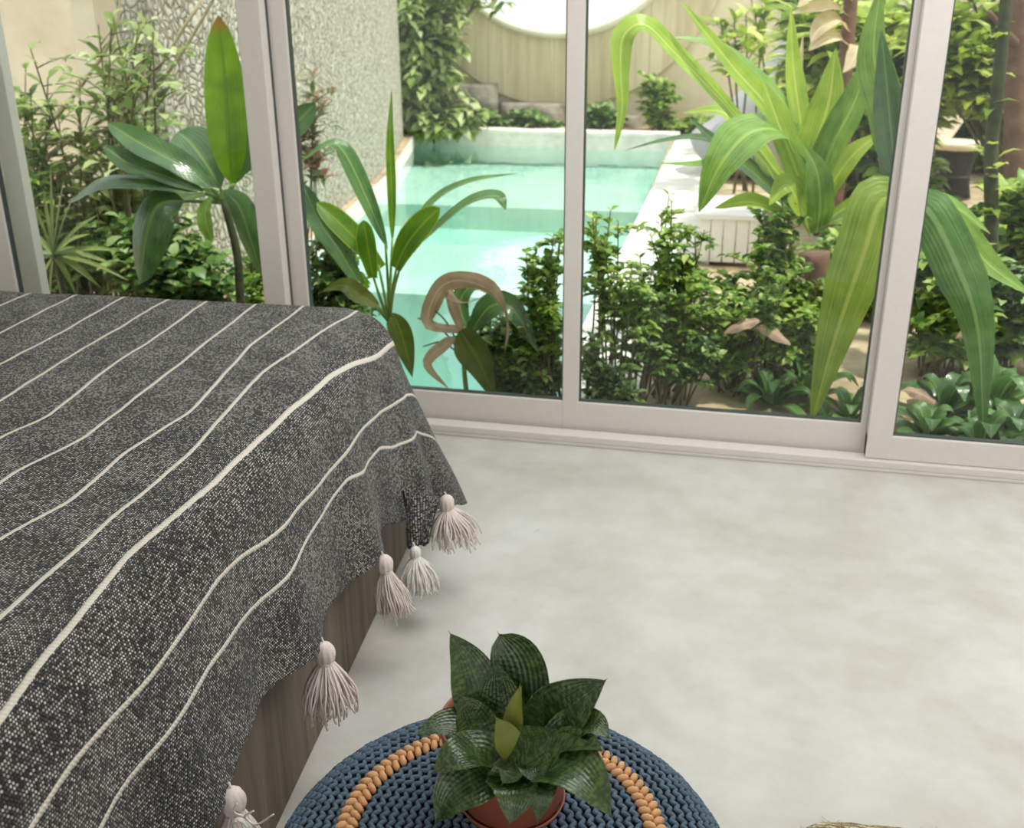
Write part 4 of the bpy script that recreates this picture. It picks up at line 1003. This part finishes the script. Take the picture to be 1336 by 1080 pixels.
# low broad-leaved plants at the right
LP = 'low broad-leaved plants on the soil'
for k, (x, y, Yp, n, ln, wd, mt, lb) in enumerate((
    (1215, 540, 3.50, 11, .15, .075, 'tid', 'low broad-leaved plant against the right pane, beside the post'),
    (1285, 555, 3.45, 12, .16, .08, 'tid', 'low broad-leaved plant under the tip of the hanging leaf'),
    (1330, 530, 3.55, 11, .18, .085, 'bigleaf', 'low broad-leaved plant at the right edge of the photo'),
    (1240, 480, 3.75, 12, .20, .08, 'bigleaf', 'dark broad-leaved plant between the hanging leaf and the post'),
    (1310, 460, 3.85, 12, .22, .10, 'tid', 'larger broad-leaved plant behind the hanging leaf at the right'),
    (1010, 500, 3.72, 12, .17, .06, 'tid', 'low plant with pointed leaves left of the long hanging leaf'),
    (1055, 505, 3.85, 12, .20, .07, 'tid', 'low plant with pointed leaves behind the long hanging leaf'),
    (960, 480, 3.95, 11, .18, .06, 'bigleaf', 'dark low plant behind the bare sandy patch'),
    (1110, 520, 3.62, 10, .15, .06, 'tid', 'low plant in the corner between the hanging leaf and the right post'))):
    p = P(x, y, Yp); rosette('low_broad_leaved_plant', lb, 'plant', gz(V((p.x, Yp, 0))), n, ln*1.25, wd, mt, 'ovate', (12, 78), .45, k, LP)
# trunks
def trunk(name, label, pts, Yt, r0, r1, mat):
    q = [P(x, y, Yt) for x, y in pts]; b = gz(q[-1]); q = q+[b] if q[-1].z > GZ else q
    rt = thing(name, b, label, 'tree'); mb = MB(); tube(mb, list(reversed(q)), r0, r1, 10, 30); mb.build('trunk', M[mat], rt)
    return rt
t1 = trunk('slender_tree', 'slender dark trunk standing in the right-hand pane', [(1318, -80), (1313, 0), (1300, 133), (1293, 200), (1292, 333)], 4.6, .032, .022, 'trunkd')
mb = MB(); r = random.Random(5)
for k in range(34):
    q = P(1293+r.uniform(-6, 10), r.uniform(0, 300), 4.6); h = r.uniform(0, 2*pi); d = V((cos(h), sin(h), r.uniform(-.1, .5))).normalized()
    foli(mb, q, d, r.uniform(.07, .13), .045, r)
mb.build('foliage', M['shruby'], t1)
t2 = trunk('brown_tree', 'thick brown ringed trunk at the right edge', [(1334, -80), (1328, 50), (1327, 233), (1326, 320)], 6.0, .075, .06, 'trunkb')
mb = MB(); tube(mb, [P(1328, 60, 5.97), P(1310, 40, 5.9), P(1290, 15, 5.85)], .03, .012, 6, 8); mb.build('branch', M['trunkb'], t2)
# straw-coloured dried fronds
b0 = P(1100, 90, 6.0)
rt = thing('dry_frond_plant', gz(b0), 'brown stalk with curling straw-coloured dried fronds behind the bright strap leaves', 'plant')
mb = MB(); tube(mb, [gz(b0), P(1098, 200, 6.0), P(1103, 90, 6.0), P(1115, -60, 6.0)], .05, .035, 8, 16); mb.build('trunk', M['trunkb'], rt)
pl_leaves(rt, [([(1106, 20, 5.98), (1085, 8, 5.9), (1060, 12, 5.85), (1030, 18, 5.82)], .10, 'strap', {}), ([(1106, 40, 5.98), (1090, 24, 5.9), (1070, 36, 5.84), (1058, 55, 5.82)], .12, 'strap', {}),
  ([(1108, 60, 5.98), (1090, 48, 5.9), (1072, 52, 5.84), (1055, 66, 5.82)], .13, 'strap', {}), ([(1110, 0, 5.98), (1090, -14, 5.9), (1060, -6, 5.84), (1040, 10, 5.82)], .11, 'strap', {}),
  ([(1108, 70, 5.98), (1120, 60, 5.9), (1112, 80, 5.84), (1100, 95, 5.82)], .09, 'strap', {})], 'straw', (.1, -.5, .85))
# fallen dry leaves
for k, (x, y, lb) in enumerate(((1012, 440, 'dry brown leaf caught in the low plants under the strap leaves'), (965, 428, 'long dry straw leaf lying by the dense shrub'), (1205, 520, 'dry pinkish leaf on the soil behind the right pane'), (1268, 432, 'dry pale leaf beside the hanging leaf'))):
    p = P(x, y, 3.68); r = random.Random(k); h = r.uniform(0, 3.1)
    p.z = max(p.z, GZ+.03); d = V((cos(h), sin(h)*.3, .35)).normalized()
    mb = MB(); leaf(mb, [p-d*.06, p+V((0, -.01, .015)), p+d*.05+V((0, 0, .01)), p+d*.08], .045, 'lance', (0, -.7, .7), -.4, 12, 4, wave=.3)
    o = mb.build('dry_leaf', M['dry'], None, loc=p); tag(o, lb, 'leaf', 'dry leaves among the plants')

# ------------------------------------------------------------------ garden furniture
c = P(1000, 150, 9.4); b0 = gz(V((c.x, 9.4, 0)))
bag = thing('bean_bag', b0, 'big grey outdoor bean bag behind the strap leaves', 'bean bag')
mb = MB(); vs = []; fs = []; NU, NV = 40, 24
for i in range(NV+1):
    t = i/NV; h = pi*t
    for j in range(NU):
        a = 2*pi*j/NU; r = sin(h)**.75; x = .66*r*cos(a); y = .5*r*sin(a); z = .42-.42*cos(h)
        k = max(0, z-.35)/.37
        x = x*(1-.25*k)+.40*k; z = z+.66*k*max(0, .50+x)-.03*k
        f = 1+.05*noise.noise(V((x*4, y*4, z*4)))
        vs.append((b0.x+x*f, b0.y+y*f, b0.z+max(0, z*f)))
for i in range(NV):
    for j in range(NU): fs.append((i*NU+j, i*NU+(j+1) % NU, (i+1)*NU+(j+1) % NU, (i+1)*NU+j))
mb.add(vs, fs); bb = mb.build('cover', M['bag'], bag)
mb = MB(); tube(mb, [V((b0.x-.40, b0.y-.40, .22)), V((b0.x-.05, b0.y-.50, .42)), V((b0.x+.42, b0.y-.30, .78))], .008, .008, 6, 14); mb.build('seam', M['bag'], bag)
# white low platform
p0 = G(870, 352, GZ); p1 = G(990, 350, GZ); yb = p1.y
pf = thing('white_bench', ((p0.x+p1.x)/2, yb+.3, GZ), 'low white painted wooden bench standing at the pool deck behind the shrubs', 'bench')
x0, x1 = -.29, p1.x; zt = P(990, 281, yb).z
w = (x1-x0)
for k in range(5):
    mb = MB(); a = x0+w*k/5+.003; b = x0+w*(k+1)/5-.003; box(mb, a, b, yb, yb+.025, GZ+.025, zt-.03); bevel(mb.build('front_board', M['paint'], pf, False), .004)
for k in range(5):
    mb = MB(); a = yb-.02+.66*k/5+.004; box(mb, x0-.02, x1+.02, a, a+.124, zt-.03, zt); bevel(mb.build('top_board', M['paint'], pf, False), .004)
mb = MB(); box(mb, x0, x0+.025, yb+.026, yb+.6, GZ+.025, zt-.031); bevel(mb.build('side_board', M['paint'], pf, False), .004)
mb = MB(); box(mb, x1-.025, x1, yb+.026, yb+.6, GZ+.025, zt-.031); bevel(mb.build('side_board', M['paint'], pf, False), .004)
for a in (x0+.03, x1-.07):
    for b in (yb+.03, yb+.53):
        mb = MB(); box(mb, a, a+.04, b, b+.04, GZ, GZ+.08); mb.build('foot', M['paint'], pf, False)
# round stool
c = G(1249, 258, GZ); sy = c.y
tp = P(1249, 184, sy); zt = tp.z; R_ = (P(1283, 184, sy)-tp).length
st = thing('round_stool', (c.x, sy, GZ), 'round stool with a pale wooden top on a dark wire drum', 'stool')
cc = V((tp.x, sy, GZ)); hh = zt-GZ
mb = MB(); lathe(mb, [(.001, hh-.055), (R_*.92, hh-.055), (R_, hh-.04), (R_, hh-.012), (R_*.95, hh), (.001, hh)], cc, 48); mb.build('stool_top', M['topwood'], st)
mb = MB()
for k in range(48):
    h = 2*pi*k/48; q = [cc+V((R_*f*cos(h), R_*f*sin(h), z)) for f, z in ((.80, .0), (.66, hh*.4), (.82, hh-.056))]
    tube(mb, q, .006, .006, 4, 6)
mb.build('wire_drum', M['rattan'], st)['kind'] = 'stuff'
mb = MB()
for f, z in ((.80, .008), (.66, hh*.4), (.82, hh-.064)): lathe(mb, [(R_*f+.008*cos(2*pi*j/8), z+.008*sin(2*pi*j/8)) for j in range(9)], cc, 40)
mb.build('ring', M['rattan'], st)
# slanting wooden chair back behind the stool
a = P(1236, 176, sy+.55); b = P(1270, 128, sy+.7); d = b-a
ch = thing('garden_chair', gz(a), 'garden chair with a slanting pale wooden back slat and black legs, behind the round stool', 'chair')
for k in range(3):
    mb = MB(); o = V((.0, .16*k, 0)); n_ = V((d.z, 0, -d.x)).normalized()
    vs = []
    for p in (a-d*.4, b):
        for s1, s2 in ((-.05, -.012), (.05, -.012), (.05, .012), (-.05, .012)): vs.append(p+o+n_*s1*.9+V((0, 1, 0))*s2)
    mb.add(vs, [(3, 2, 1, 0), (4, 5, 6, 7), (0, 1, 5, 4), (1, 2, 6, 5), (2, 3, 7, 6), (3, 0, 4, 7)]); bevel(mb.build('back_slat', M['topwood'], ch, False), .008)
q0 = a-d*.4
mb = MB(); box(mb, q0.x-.48, q0.x+.04, q0.y-.06, q0.y+.44, q0.z-.03, q0.z); bevel(mb.build('seat', M['topwood'], ch, False), .008)
for dx in (-.44, .0):
    for dy in (-.03, .40):
        mb = MB(); tube(mb, [V((q0.x+dx, q0.y+dy, GZ)), V((q0.x+dx, q0.y+dy, q0.z-.028))], .012, .012, 8, 2); mb.build('leg', M['black'], ch)
# black-legged little table beside the bean bag
c = G(1135, 262, GZ)
tb = thing('side_table', (c.x, c.y, GZ), 'small black metal table half hidden behind the right post', 'table')
mb = MB(); lathe(mb, [(.001, .40), (.20, .40), (.205, .41), (.20, .42), (.001, .42)], (c.x, c.y, GZ), 32); mb.build('table_top', M['black'], tb)
for k in range(3):
    h = 2*pi*k/3+.4; mb = MB(); tube(mb, [V((c.x+.17*cos(h), c.y+.17*sin(h), GZ)), V((c.x+.10*cos(h), c.y+.10*sin(h), GZ+.40))], .011, .011, 8, 3); mb.build('leg', M['black'], tb)

# ------------------------------------------------------------------ light
W = bpy.data.worlds.new('sky'); S.world = W; W.use_nodes = True
nt = W.node_tree; nt.nodes.clear(); n = N(nt)
tc = n('TexCoord').outputs['Generated']; zz = n('SeparateXYZ', {0: tc}).outputs[2]
colr = n.ramp(n.math('MULTIPLY_ADD', zz, .5, .5), [(.0, (.62, .60, .55)), (.48, (.80, .80, .76)), (.54, (1.0, 1.0, .98)), (1, (.86, .94, 1.0))])
bg = n('Background', {'Color': colr, 'Strength': 1.15}); ow = nt.nodes.new('ShaderNodeOutputWorld'); nt.links.new(bg.outputs[0], ow.inputs[0])
def sun(d, e, ang, col):
    l = bpy.data.lights.new('sun', 'SUN'); l.energy = e; l.angle = math.radians(ang); l.color = col
    o = bpy.data.objects.new('sun', l); COL.objects.link(o); o.rotation_euler = V(d).to_track_quat('-Z', 'Y').to_euler(); return o
sun((-.42, .07, -1.0), 3.0, 3.0, (1, .95, .86))
def fill_light(loc, sx, sy, e, col=(.97, .98, 1.0)):
    l = bpy.data.lights.new('added_fill_light', 'AREA'); l.shape = 'RECTANGLE'; l.size = sx; l.size_y = sy; l.energy = e; l.color = col
    o = bpy.data.objects.new('added_fill_light', l); COL.objects.link(o); o.location = loc; return o
fill_light((.5, 2.0, 2.58), 2.2, 1.4, 34)  # added area fill that brightens the interior, no fixture of the room
